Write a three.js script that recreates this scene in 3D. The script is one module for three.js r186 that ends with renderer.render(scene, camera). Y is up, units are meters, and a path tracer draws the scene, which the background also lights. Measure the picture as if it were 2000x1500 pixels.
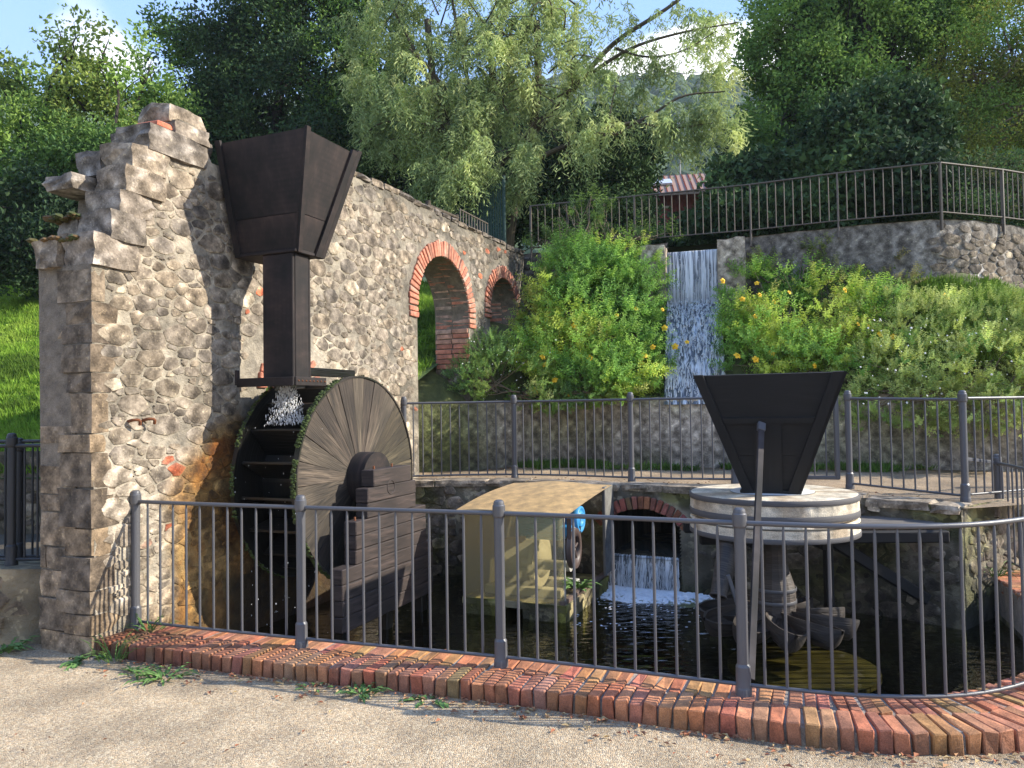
import * as THREE from 'three';
import { mergeGeometries, mergeVertices, toCreasedNormals } from 'three/addons/utils/BufferGeometryUtils.js';

// ---------------------------------------------------------------- camera, sky, sun, exposure
const scene = new THREE.Scene();
const camera = new THREE.PerspectiveCamera(53.13, 4 / 3, 0.05, 2000);
camera.rotation.order = 'YXZ';
camera.position.set(0, 1.72, 0);
camera.rotation.set(Math.atan(45 / 1500), 0, -0.9 * Math.PI / 180);

const SUN_DIR = new THREE.Vector3(1, 0.60, 0.05).normalize();
const sun = new THREE.DirectionalLight(new THREE.Color(1.0, 0.93, 0.80), 5.0);
sun.position.copy(SUN_DIR).multiplyScalar(60).add(new THREE.Vector3(0, 1, -8));
sun.castShadow = true;
sun.shadow.mapSize.set(4096, 4096);
Object.assign(sun.shadow.camera, { left: -20, right: 20, top: 20, bottom: -20, near: 1, far: 160 });
sun.target.position.set(0, 1, -8);
scene.add(sun, sun.target);

// ---------------------------------------------------------------- noise and random numbers
function rng(seed) {
  let a = seed >>> 0;
  return () => { a = (a + 0x6D2B79F5) | 0; let t = Math.imul(a ^ (a >>> 15), 1 | a); t = (t + Math.imul(t ^ (t >>> 7), 61 | t)) ^ t; return ((t ^ (t >>> 14)) >>> 0) / 4294967296; };
}
const R0 = rng(7);
const rr = (r, a, b) => a + (b - a) * r();
const lerp = (a, b, t) => a + (b - a) * t;
const clamp = (x, a = 0, b = 1) => Math.min(b, Math.max(a, x));
const ss = (a, b, x) => { const t = clamp((x - a) / (b - a)); return t * t * (3 - 2 * t); };
function hash3(x, y, z) { let h = Math.imul(x, 374761393) ^ Math.imul(y, 668265263) ^ Math.imul(z, 2147483647 - 362437); h = Math.imul(h ^ (h >>> 13), 1274126177); h ^= h >>> 16; return (h >>> 0) / 4294967296; }
function vnoise(x, y, z = 0, px = 0, py = 0) {
  const xi = Math.floor(x), yi = Math.floor(y), zi = Math.floor(z), fx = x - xi, fy = y - yi, fz = z - zi;
  const u = fx * fx * (3 - 2 * fx), v = fy * fy * (3 - 2 * fy), w = fz * fz * (3 - 2 * fz);
  const wx = (i) => (px ? ((i % px) + px) % px : i), wy = (i) => (py ? ((i % py) + py) % py : i);
  const x0 = wx(xi), x1 = wx(xi + 1), y0 = wy(yi), y1 = wy(yi + 1);
  const pl = (zz) => lerp(lerp(hash3(x0, y0, zz), hash3(x1, y0, zz), u), lerp(hash3(x0, y1, zz), hash3(x1, y1, zz), u), v);
  return w === 0 ? pl(zi) : lerp(pl(zi), pl(zi + 1), w);
}
function fbm(x, y, z = 0, o = 4, p = 0) { let s = 0, a = 0.5, f = 1, n = 0; for (let i = 0; i < o; i++) { s += a * vnoise(x * f, y * f, z + i * 17, p * f, p * f); n += a; a *= 0.5; f *= 2; } return s / n; }

// ---------------------------------------------------------------- sky: blue with heaped white clouds
{
  const W = 2048, H = 1024, data = new Float32Array(W * H * 4);
  const sd = SUN_DIR;
  for (let j = 0; j < H; j++) {
    const el = ((j + 0.5) / H - 0.5) * Math.PI, y = Math.sin(el), c = Math.cos(el);
    for (let i = 0; i < W; i++) {
      const az = ((i + 0.5) / W - 0.5) * 2 * Math.PI, x = Math.cos(az) * c, z = Math.sin(az) * c, k = (j * W + i) * 4;
      const t = clamp(y);
      let r = lerp(0.60, 0.10, Math.pow(t, 0.45)), g = lerp(0.74, 0.27, Math.pow(t, 0.48)), b = lerp(0.90, 0.72, Math.pow(t, 0.6));
      const cs = Math.max(0, x * sd.x + y * sd.y + z * sd.z), halo = 0.35 * Math.pow(cs, 12);
      r += halo; g += halo * 0.95; b += halo * 0.85;
      if (y > 0.0) {
        const qx = x * 2.6 + 3.1, qy = y * 4.2, qz = z * 2.6 + 1.7;
        let n = fbm(qx * 1.15, qy * 1.25, qz * 1.15, 6) + 0.17 * Math.exp(-(((az + 2.06) / 0.10) ** 2 + ((el - 0.42) / 0.10) ** 2)) - 0.06 * Math.exp(-(((az + 2.25) / 0.10) ** 2 + ((el - 0.50) / 0.08) ** 2)) - 0.12 * Math.exp(-(((az + 1.62) / 0.3) ** 2 + ((el - 0.42) / 0.2) ** 2)) + 0.07 * Math.exp(-(((el - 0.12) / 0.09) ** 2));
        // heaps, denser near the horizon
        const cover = lerp(0.53, 0.62, ss(0.1, 0.9, y));
        const a = ss(cover, cover + 0.07, n) * ss(0.0, 0.06, y);
        const sh = 0.86 + 0.5 * (n - cover) + 0.16 * clamp(cs);
        r = lerp(r, 1.02 * sh, a); g = lerp(g, 1.04 * sh, a); b = lerp(b, 1.08 * sh, a);
      } else if (y < 0) { r = 0.20; g = 0.20; b = 0.17; }
      data[k] = r; data[k + 1] = g; data[k + 2] = b; data[k + 3] = 1;
    }
  }
  const sky = new THREE.DataTexture(data, W, H, THREE.RGBAFormat, THREE.FloatType);
  sky.mapping = THREE.EquirectangularReflectionMapping;
  sky.magFilter = sky.minFilter = THREE.LinearFilter; sky.needsUpdate = true;
  scene.background = sky; scene.environment = sky;
}

const renderer = new THREE.WebGLRenderer({ antialias: true });
renderer.toneMapping = THREE.LinearToneMapping;
renderer.toneMappingExposure = 1.85;
renderer.shadowMap.enabled = true;
scene.fog = new THREE.FogExp2(new THREE.Color(0.74, 0.81, 0.90), 0.00045);

// ---------------------------------------------------------------- places: photograph-sized layout in metres (x right, h up, d away from the camera)
const F = 1500, TH = Math.atan(45 / 1500), RO = 0.9 * Math.PI / 180;
function at(px, py, d) {
  const u = (px - 1000) / F, v = -(py - 750) / F, u2 = u * Math.cos(RO) + v * Math.sin(RO), v2 = -u * Math.sin(RO) + v * Math.cos(RO);
  const y = v2 * Math.cos(TH) + Math.sin(TH), k = Math.cos(TH) - v2 * Math.sin(TH);
  return new THREE.Vector3(u2 / k * d, 1.72 + y / k * d, -d);
}
const V = (x, y, z) => new THREE.Vector3(x, y, z);
const WATER = -0.26, PATH_H = 0.84, KERB = 0.11, UPPER = 4.39;
const pathH = (x, d) => PATH_H - 0.06 * ss(2.5, 4.2, x) * (1 - ss(7.5, 9.5, d));

// ---------------------------------------------------------------- naming and tagging
const taken = {};
function numbered(name) { taken[name] = (taken[name] ?? -1) + 1; return taken[name] ? `${name}_${String(taken[name]).padStart(3, '0')}` : name; }
function tag(o, label, category, group, kind) { if (label) o.userData.label = label; if (category) o.userData.category = category; if (group) o.userData.group = group; if (kind) o.userData.kind = kind; return o; }
function thing(name, label, category, pos = [0, 0, 0], turn = 0, group) {
  const o = new THREE.Group(); o.name = numbered(name); o.position.set(...pos); o.rotation.y = turn; scene.add(o);
  return tag(o, label, category, group);
}
function obj(name, geos, mat, parent = scene) {
  const list = Array.isArray(geos) ? geos : [geos];
  const g = list.length === 1 ? list[0] : merge(list);
  const m = new THREE.Mesh(g, mat); m.name = parent === scene ? numbered(name) : name; m.castShadow = m.receiveShadow = true; parent.add(m); return m;
}
function inst(name, geo, mat, mats, colors, parent) {
  const m = new THREE.InstancedMesh(geo, mat, mats.length); m.name = parent === scene ? numbered(name) : name;
  for (let i = 0; i < mats.length; i++) { m.setMatrixAt(i, mats[i]); if (colors) m.setColorAt(i, colors[i]); }
  m.castShadow = m.receiveShadow = true; m.userData.kind = 'stuff'; parent.add(m); return m;
}
function struct(name, geos, mat, label) { const m = obj(name, geos, mat); m.userData.kind = 'structure'; if (label) m.userData.label = label; return m; }

// ---------------------------------------------------------------- geometry helpers
function merge(list) {
  const l = list.map((g) => (g.index ? g.toNonIndexed() : g));
  const keys = ['position', 'normal', 'uv', ...(l.every((g) => g.attributes.color) ? ['color'] : [])];
  for (const g of l) for (const k of Object.keys(g.attributes)) if (!keys.includes(k)) g.deleteAttribute(k);
  return mergeGeometries(l);
}
class Poly {                       // loose polygons, flat shaded, uv in metres
  constructor() { this.p = []; this.u = []; }
  face(pts, centre, grain, off = [0, 0]) {
    const e1 = V().subVectors(pts[1], pts[0]), e2 = V().subVectors(pts[pts.length - 1], pts[0]), n = V().crossVectors(e1, e2).normalize();
    const c = V(); for (const q of pts) c.add(q); c.divideScalar(pts.length);
    let l = pts; if (centre && n.dot(V().subVectors(c, centre)) < 0) { l = [...pts].reverse(); n.negate(); }
    let t = grain ? grain.clone().addScaledVector(n, -grain.dot(n)) : e1.clone();
    if (t.lengthSq() < 0.02) t = Math.abs(n.y) < 0.7 ? V().crossVectors(V(0, 1, 0), n) : V(1, 0, 0).addScaledVector(n, -n.x);
    t.normalize(); const b = V().crossVectors(n, t);
    for (let i = 1; i < l.length - 1; i++) for (const q of [l[0], l[i], l[i + 1]]) { this.p.push(q.x, q.y, q.z); this.u.push(q.dot(t) + off[0], q.dot(b) + off[1]); }
    return this;
  }
  build() { const g = new THREE.BufferGeometry(); g.setAttribute('position', new THREE.Float32BufferAttribute(this.p, 3)); g.setAttribute('uv', new THREE.Float32BufferAttribute(this.u, 2)); g.computeVertexNormals(); return g; }
}
// chamfered box centred on the origin, 44 triangles
function cbox(x, y, z, c = 0.006, jit = 0, r = R0, grain) {
  const P = new Poly(), O = V(0, 0, 0), hx = x / 2, hy = y / 2, hz = z / 2, A = {}, off = [r() * 9, r() * 9];
  c = Math.min(c, 0.45 * Math.min(x, y, z));
  for (const sx of [-1, 1]) for (const sy of [-1, 1]) for (const sz of [-1, 1]) {
    const j = V((r() - 0.5) * jit, (r() - 0.5) * jit, (r() - 0.5) * jit), k = `${sx}${sy}${sz}`;
    A[k] = [V(sx * hx, sy * (hy - c), sz * (hz - c)).add(j), V(sx * (hx - c), sy * hy, sz * (hz - c)).add(j), V(sx * (hx - c), sy * (hy - c), sz * hz).add(j)];
  }
  const a = (sx, sy, sz, i) => A[`${sx}${sy}${sz}`][i];
  const gr = grain || (x >= y && x >= z ? V(1, 0, 0) : y >= z ? V(0, 1, 0) : V(0, 0, 1));
  for (const s of [-1, 1]) {
    P.face([a(s, -1, -1, 0), a(s, 1, -1, 0), a(s, 1, 1, 0), a(s, -1, 1, 0)], O, gr, off);
    P.face([a(-1, s, -1, 1), a(1, s, -1, 1), a(1, s, 1, 1), a(-1, s, 1, 1)], O, gr, off);
    P.face([a(-1, -1, s, 2), a(1, -1, s, 2), a(1, 1, s, 2), a(-1, 1, s, 2)], O, gr, off);
    for (const t of [-1, 1]) {
      P.face([a(s, t, -1, 0), a(s, t, 1, 0), a(s, t, 1, 1), a(s, t, -1, 1)], O, gr, off);
      P.face([a(s, -1, t, 0), a(s, 1, t, 0), a(s, 1, t, 2), a(s, -1, t, 2)], O, gr, off);
      P.face([a(-1, s, t, 1), a(1, s, t, 1), a(1, s, t, 2), a(-1, s, t, 2)], O, gr, off);
      for (const q of [-1, 1]) P.face(A[`${s}${t}${q}`], O, gr, off);
    }
  }
  return P.build();
}
const move = (g, x, y, z) => g.translate(x, y, z);
// six-sided solid from four bottom and four top corners
function hexa(b, t, grain, r = R0) {
  const P = new Poly(), c = V(), off = [r() * 9, r() * 9]; for (const q of [...b, ...t]) c.addScaledVector(q, 1 / 8);
  P.face(b, c, grain, off).face(t, c, grain, off);
  for (let i = 0; i < 4; i++) P.face([b[i], b[(i + 1) % 4], t[(i + 1) % 4], t[i]], c, grain, off);
  return P.build();
}
// slab standing on the quad q (four outer corners), t thick towards -n
function slab(q, n, t, grain, r = R0) { return hexa(q.map((p) => p.clone().addScaledVector(n, -t)), q, grain, r); }
// bar of rectangular section from a to b
function bar(a, b, w, h, up = V(0, 1, 0), r = R0) {
  const d = V().subVectors(b, a), L = d.length(); d.normalize();
  const s = V().crossVectors(up, d).normalize(), u = V().crossVectors(d, s), g = cbox(w, h, L, Math.min(w, h) * 0.12, 0, r, V(0, 0, 1));
  g.applyMatrix4(new THREE.Matrix4().makeBasis(s, u, d).setPosition(V().addVectors(a, b).multiplyScalar(0.5))); return g;
}
function rod(a, b, r0, r1 = r0, n = 8, open = false) {
  const d = V().subVectors(b, a), L = d.length(), g = new THREE.CylinderGeometry(r1, r0, L, n, 1, open);
  g.applyQuaternion(new THREE.Quaternion().setFromUnitVectors(V(0, 1, 0), d.normalize())); g.translate((a.x + b.x) / 2, (a.y + b.y) / 2, (a.z + b.z) / 2); return g;
}
function tube(pts, r, seg = 24, n = 8) { return new THREE.TubeGeometry(new THREE.CatmullRomCurve3(pts), seg, r, n); }
function taperTube(pts, r0, r1, seg = 14, n = 7) {
  const c = new THREE.CatmullRomCurve3(pts), g = new THREE.TubeGeometry(c, seg, 1, n), p = g.attributes.position;
  for (let i = 0; i <= seg; i++) { const q = c.getPointAt(i / seg), r = lerp(r0, r1, Math.pow(i / seg, 0.8)); for (let j = 0; j <= n; j++) { const k = i * (n + 1) + j; p.setXYZ(k, q.x + (p.getX(k) - q.x) * r, q.y + (p.getY(k) - q.y) * r, q.z + (p.getZ(k) - q.z) * r); } }
  return g;
}
const lathe = (pts, n = 20) => new THREE.LatheGeometry(pts.map((p) => new THREE.Vector2(p[0], p[1])), n);
function paint(g, fn) { const p = g.attributes.position, c = new Float32Array(p.count * 3); for (let i = 0; i < p.count; i++) { const q = fn(p.getX(i), p.getY(i), p.getZ(i)); c[i * 3] = q[0]; c[i * 3 + 1] = q[1]; c[i * 3 + 2] = q[2]; } g.setAttribute('color', new THREE.BufferAttribute(c, 3)); return g; }
// rough boulder-like block, edges worn
function block(x, y, z, seed, round = 0.25, amp = 0.06, smooth = false) {
  let g = smooth ? new THREE.BoxGeometry(x, y, z, 5, 4, 4) : new THREE.BoxGeometry(x, y, z, 3, 2, 2); if (smooth) { g.deleteAttribute('uv'); g.deleteAttribute('normal'); g = mergeVertices(g, 1e-4); }
  const p = g.attributes.position, m = Math.min(x, y, z);
  for (let i = 0; i < p.count; i++) {
    let a = p.getX(i) / (x / 2), b = p.getY(i) / (y / 2), c = p.getZ(i) / (z / 2);
    const l = Math.hypot(a, b, c) || 1, k = lerp(1, Math.max(Math.abs(a), Math.abs(b), Math.abs(c)) * 1.25 / l, round);
    a *= k; b *= k; c *= k;
    const n = 1 + amp * 4 * (fbm(a * 1.3 + seed, b * 1.3 + 5, c * 1.3 + seed * 3, 2) - 0.5);
    p.setXYZ(i, a * n * x / 2 + (vnoise(a * 2 + seed, b * 2, c * 2) - 0.5) * m * amp, b * n * y / 2, c * n * z / 2);
  }
  if (smooth) { const q = toCreasedNormals(g, 0.55); return boxUV(q, seed); }
  const q = g.toNonIndexed(); q.computeVertexNormals(); boxUV(q, seed); return q;
}
function boxUV(g, o = 0) {
  const p = g.attributes.position, n = g.attributes.normal, u = new Float32Array(p.count * 2);
  for (let i = 0; i < p.count; i += 3) {
    let ax = 0, ay = 0, az = 0; for (let j = 0; j < 3; j++) { ax += Math.abs(n.getX(i + j)); ay += Math.abs(n.getY(i + j)); az += Math.abs(n.getZ(i + j)); }
    for (let j = 0; j < 3; j++) { const k = i + j, x = p.getX(k), y = p.getY(k), z = p.getZ(k), q = ax > ay && ax > az ? [z, y] : ay > az ? [x, z] : [x, y]; u[k * 2] = q[0] + o * 0.37; u[k * 2 + 1] = q[1] + o * 0.71; }
  }
  g.setAttribute('uv', new THREE.BufferAttribute(u, 2)); return g;
}
// sheet over a grid: fn(i/nu, j/nv) -> {p: Vector3, u: [u, v], c?: [r, g, b]}
function sheet(nu, nv, fn) {
  const p = [], u = [], c = [], idx = [];
  for (let j = 0; j <= nv; j++) for (let i = 0; i <= nu; i++) { const q = fn(i / nu, j / nv, i, j); p.push(q.p.x, q.p.y, q.p.z); u.push(...q.u); if (q.c) c.push(...q.c); }
  for (let j = 0; j < nv; j++) for (let i = 0; i < nu; i++) { const a = j * (nu + 1) + i, b = a + 1, e = a + nu + 1, f = e + 1; idx.push(a, b, f, a, f, e); }
  const g = new THREE.BufferGeometry(); g.setAttribute('position', new THREE.Float32BufferAttribute(p, 3)); g.setAttribute('uv', new THREE.Float32BufferAttribute(u, 2));
  if (c.length) g.setAttribute('color', new THREE.Float32BufferAttribute(c, 3)); g.setIndex(idx); g.computeVertexNormals(); return g;
}

// ---------------------------------------------------------------- textures
function tex(w, h, fn, srgb = true, rep = 1) {
  const d = new Uint8Array(w * h * 4);
  for (let j = 0; j < h; j++) for (let i = 0; i < w; i++) { const c = fn(i / w, j / h), k = (j * w + i) * 4; d[k] = clamp(c[0]) * 255; d[k + 1] = clamp(c[1]) * 255; d[k + 2] = clamp(c[2]) * 255; d[k + 3] = 255; }
  const t = new THREE.DataTexture(d, w, h); t.wrapS = t.wrapT = THREE.RepeatWrapping; t.magFilter = THREE.LinearFilter; t.minFilter = THREE.LinearMipmapLinearFilter; t.generateMipmaps = true;
  if (srgb) t.colorSpace = THREE.SRGBColorSpace; t.repeat.set(1 / rep, 1 / rep); t.needsUpdate = true; return t;
}
const grey = (x) => [x, x, x];
function worley(x, y, p, seed = 0) {           // [nearest, second, id]
  const xi = Math.floor(x), yi = Math.floor(y); let a = 9, b = 9, id = 0;
  for (let j = -1; j <= 1; j++) for (let i = -1; i <= 1; i++) {
    const cx = ((xi + i) % p + p) % p, cy = ((yi + j) % p + p) % p, dx = xi + i + hash3(cx, cy, seed) - x, dy = yi + j + hash3(cx, cy, seed + 1) - y, d = Math.hypot(dx, dy);
    if (d < a) { b = a; a = d; id = hash3(cx, cy, seed + 2); } else if (d < b) b = d;
  }
  return [a, b, id];
}
const T = {};
T.stone = tex(512, 512, (u, v) => { const n = fbm(u * 6, v * 6, 3, 6, 6), f = fbm(u * 40, v * 40, 9, 3, 40), l = fbm(u * 4, v * 16, 21, 4, 4); const s = ss(0.72, 0.8, fbm(u * 22, v * 22, 40, 3, 22)); const x = 0.62 + 0.42 * (n - 0.5) * 2 + 0.22 * (f - 0.5) + 0.1 * (l - 0.5); return [x + s * 0.16 + 0.02, x + s * 0.16, x + s * 0.13 - 0.02]; }, true, 0.55);
T.stoneBump = tex(512, 512, (u, v) => grey(0.5 + 0.9 * (fbm(u * 8, v * 8, 3, 6, 8) - 0.5) + 0.25 * (fbm(u * 50, v * 50, 9, 2, 50) - 0.5)), false, 0.4);
T.grain = tex(256, 256, (u, v) => { const n = fbm(u * 5, v * 5, 3, 5, 5), f = vnoise(u * 90, v * 90, 9, 90, 90); return grey(0.72 + 0.36 * (n - 0.5) + 0.2 * (f - 0.5)); }, true, 0.3);
T.pave = (() => {
  const cell = new Map(), pal = [[0.80, 0.74, 0.64], [0.72, 0.64, 0.53], [0.63, 0.57, 0.49], [0.86, 0.81, 0.72], [0.56, 0.50, 0.43], [0.76, 0.65, 0.52], [0.66, 0.62, 0.57], [0.80, 0.70, 0.58]];
  return tex(1024, 1024, (u, v) => {
    const w = worley(u * 160, v * 160, 160, 5), c0 = pal[Math.floor(w[2] * 7.99)], c = c0.map((x, i) => lerp(x, [0.72, 0.66, 0.57][i], 0.4)), e = ss(0.0, 0.22, w[1] - w[0]), big = worley(u * 62, v * 62, 62, 11), n = 0.9 + 0.28 * (fbm(u * 7, v * 7, 2, 5, 7) - 0.5) * 2 * 0.6;
    const dark = big[0] < 0.16 && big[2] > 0.62 ? 0.62 : 1, k = lerp(0.80, 1, e) * n * dark;
    return [c[0] * k, c[1] * k, c[2] * k];
  }, true, 1.7);
})();
T.paveBump = tex(1024, 1024, (u, v) => { const w = worley(u * 160, v * 160, 160, 5); return grey(clamp(ss(0, 0.3, w[1] - w[0]) * (0.45 + 0.55 * w[2])) * 0.8 + 0.2 * fbm(u * 9, v * 9, 4, 3, 9)); }, false, 1.7);
T.wood = tex(512, 512, (u, v) => { const wv = v * 26 + 1.6 * (fbm(u * 2, v * 6, 5, 3, 2) - 0.5) * 2, a = vnoise(u * 3, wv * 1, 3, 3, 0), b = fbm(u * 5, v * 90, 7, 3, 5), cr = ss(0.74, 0.8, fbm(u * 4, v * 60, 31, 2, 4)); const x = 0.66 + 0.34 * (a - 0.5) + 0.55 * (b - 0.5) - 0.3 * cr; return [x * 1.02, x, x * 0.97]; }, true, 0.6);
T.woodBump = tex(512, 512, (u, v) => { const b = fbm(u * 5, v * 90, 7, 3, 5), cr = ss(0.74, 0.8, fbm(u * 4, v * 60, 31, 2, 4)); return grey(0.5 + 0.6 * (b - 0.5) - 0.4 * cr); }, false, 0.6);
T.ply = tex(512, 512, (u, v) => { const a = fbm(u * 4, v * 4, 5, 6, 4), b = fbm(u * 4, v * 40, 7, 2, 4), s = ss(0.60, 0.74, fbm(u * 16, v * 6, 31, 3, 2)); const x = 0.56 + 1.0 * (a - 0.5) + 0.16 * (b - 0.5) + 0.12 * s; return [x * 1.04, x, x * 0.97]; }, true, 0.9);
T.aged = tex(512, 512, (u, v) => { const a = fbm(u * 3, v * 12, 5, 5, 3), b = fbm(u * 4, v * 100, 7, 2, 4), s = ss(0.56, 0.75, fbm(u * 3, v * 24, 31, 4, 3)), c = ss(0.66, 0.72, fbm(u * 4, v * 48, 51, 2, 4)); const x = 0.60 + 0.42 * (a - 0.5) + 0.10 * (b - 0.5) + 0.16 * s - 0.14 * c; return [x * 1.03, x, x * 0.95]; }, true, 0.9);
T.mottle = tex(1024, 1024, (u, v) => {
  const n = fbm(u * 5, v * 5, 3, 6, 5), m = ss(0.52, 0.66, fbm(u * 7, v * 7, 50, 5, 7)), l = ss(0.6, 0.68, fbm(u * 16, v * 16, 70, 4, 16)), d = ss(0.55, 0.7, fbm(u * 9, v * 9, 90, 5, 9)), k = 0.42 + 0.5 * (n - 0.5);
  let c = [k * 1.04, k, k * 0.9]; c = c.map((x, i) => lerp(x, [0.19, 0.18, 0.14][i], m * 0.45)); c = c.map((x, i) => lerp(x, [0.62, 0.60, 0.53][i], l * 0.7)); return c.map((x, i) => lerp(x, [0.13, 0.125, 0.10][i], d * 0.38));
}, true, 1.6);
T.ripple = tex(1024, 1024, (u, v) => grey(0.5 + 0.7 * (fbm(u * 10, v * 26, 3, 4, 2) - 0.5) + 0.25 * (fbm(u * 40, v * 60, 8, 2, 20) - 0.5)), false, 3.2);

const std = (color, o = {}) => new THREE.MeshStandardMaterial({ color: new THREE.Color().setRGB(...color), roughness: 0.85, ...o });
const M = {
  stone: std([2.6, 2.52, 2.42], { map: T.stone, bumpMap: T.stoneBump, bumpScale: 0.012, vertexColors: true, roughness: 0.93 }),
  brick: std([2.2, 2.2, 2.2], { map: T.grain, bumpMap: T.stoneBump, bumpScale: 0.006, vertexColors: true, roughness: 0.9 }),
  mortar: std([0.52, 0.44, 0.36], { map: T.grain, bumpMap: T.stoneBump, bumpScale: 0.008, roughness: 0.95 }),
  mortarDark: std([0.36, 0.29, 0.215], { map: T.grain, bumpMap: T.stoneBump, bumpScale: 0.012, roughness: 0.95 }),
  iron: std([0.100, 0.099, 0.105], { roughness: 0.42, metalness: 0.15, bumpMap: T.grain, bumpScale: 0.0006 }),
  bronze: std([0.105, 0.085, 0.066], { roughness: 0.5, metalness: 0.2 }),
  blackIron: std([0.018, 0.018, 0.02], { roughness: 0.5 }),
  rust: std([0.16, 0.055, 0.02], { roughness: 0.9 }),
  darkWood: std([0.050, 0.033, 0.029], { map: T.ply, roughness: 0.8 }),
  blackWood: std([0.0125, 0.0115, 0.0125], { map: T.aged, bumpMap: T.aged, bumpScale: 0.002, roughness: 0.75 }),
  wetWood: std([0.020, 0.019, 0.015], { map: T.wood, bumpMap: T.woodBump, bumpScale: 0.003, roughness: 0.35 }),
  greyWood: std([1.05, 1.0, 0.95], { map: T.aged, bumpMap: T.woodBump, bumpScale: 0.004, roughness: 0.8, vertexColors: true }),
  frameWood: std([0.115, 0.084, 0.079], { map: T.aged, bumpMap: T.aged, bumpScale: 0.003, roughness: 0.7 }),
  moss: std([0.055, 0.075, 0.014], { roughness: 1 }),
  plain: std([1.8, 1.8, 1.8], { vertexColors: true, map: T.grain }),
  mottle: std([2.0, 1.9, 1.72], { map: T.mottle, bumpMap: T.stoneBump, bumpScale: 0.02, vertexColors: true, roughness: 0.95 }),
};

// ---------------------------------------------------------------- rubble masonry: polygons packed into an area, each raised into a stone
function rubble({ w, h, w0 = 0, h0 = 0, inside, rmin, rmax, aniso = 1.3, seed, tries = 9000, gap = [0.008, 0.024], skip = 0.08, tight = 0.9 }) {
  const r = rng(seed), pts = [], cell = rmax * 2.2, gridM = new Map(), key = (a, b) => Math.floor(a / cell) + ',' + Math.floor(b / cell);
  const near = (x, y) => { const o = [], i = Math.floor(x / cell), j = Math.floor(y / cell); for (let a = -1; a <= 1; a++) for (let b = -1; b <= 1; b++) { const l = gridM.get((i + a) + ',' + (j + b)); if (l) o.push(...l); } return o; };
  for (let t = 0; t < tries; t++) {
    const rad = lerp(rmin, rmax, Math.pow(r(), t < tries * 0.25 ? 0.6 : 2.2)), x = w0 + r() * w, y = (h0 + r() * h) * aniso;
    if (!inside(x, y / aniso, rad)) continue;
    if (near(x, y).some((q) => Math.hypot(q.x - x, q.y - y) < (q.r + rad) * tight)) continue;
    const q = { x, y, r: rad }; pts.push(q); const k = key(x, y); if (!gridM.has(k)) gridM.set(k, []); gridM.get(k).push(q);
  }
  const out = [];
  for (const q of pts) {
    if (r() < skip && q.r < lerp(rmin, rmax, 0.4)) continue;
    const R = q.r * 1.6; let poly = []; for (let k = 0; k < 10; k++) { const a = (k + 0.5 * r()) / 10 * 2 * Math.PI, sq = 1 / Math.max(Math.abs(Math.cos(a)), Math.abs(Math.sin(a))); poly.push([q.x + Math.cos(a) * R * lerp(1, sq, 0.6), q.y + Math.sin(a) * R * lerp(1, sq, 0.6)]); }
    for (const o of near(q.x, q.y)) {
      if (o === q) continue;
      const dx = o.x - q.x, dy = o.y - q.y, L = Math.hypot(dx, dy), t = (L * L + q.r * q.r - o.r * o.r) / (2 * L), nx = dx / L, ny = dy / L, f = (p) => (p[0] - q.x) * nx + (p[1] - q.y) * ny - t;
      const np = [];
      for (let i = 0; i < poly.length; i++) { const a = poly[i], b = poly[(i + 1) % poly.length], fa = f(a), fb = f(b); if (fa <= 0) np.push(a); if ((fa < 0) !== (fb < 0)) { const k = fa / (fa - fb); np.push([lerp(a[0], b[0], k), lerp(a[1], b[1], k)]); } }
      poly = np; if (poly.length < 3) break;
    }
    if (poly.length < 3) continue;
    // pull in for the joint, knock the corners off
    const g = rr(r, gap[0], gap[1]); let cx = 0, cy = 0; for (const p of poly) { cx += p[0] / poly.length; cy += p[1] / poly.length; }
    poly = poly.map((p) => { const L = Math.hypot(p[0] - cx, p[1] - cy), k = Math.max(0.3, 1 - g * 1.4 / L); return [cx + (p[0] - cx) * k, cy + (p[1] - cy) * k]; });
    const cut = rr(r, 0.06, 0.2), ch = [];
    for (let i = 0; i < poly.length; i++) { const a = poly[i], b = poly[(i + 1) % poly.length], L = Math.hypot(b[0] - a[0], b[1] - a[1]); if (L < q.r * 0.22) { ch.push([(a[0] + b[0]) / 2, (a[1] + b[1]) / 2]); continue; } ch.push([lerp(a[0], b[0], cut), lerp(a[1], b[1], cut)], [lerp(a[0], b[0], 1 - cut), lerp(a[1], b[1], 1 - cut)]); }
    const fin = ch.map((p) => [p[0] + (r() - 0.5) * 0.016, p[1] / aniso + (r() - 0.5) * 0.014]);
    if (fin.length < 4 || fin.some((p) => !inside(p[0], p[1], 0))) continue;
    let area = 0; for (let i = 0; i < fin.length; i++) { const a = fin[i], b = fin[(i + 1) % fin.length]; area += (a[0] * b[1] - b[0] * a[1]) / 2; }
    if (Math.abs(area) < 0.0015) continue;
    if (area < 0) fin.reverse();
    out.push({ poly: fin, cx, cy: cy / aniso, area: Math.abs(area), seed: r() });
  }
  return out;
}
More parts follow.
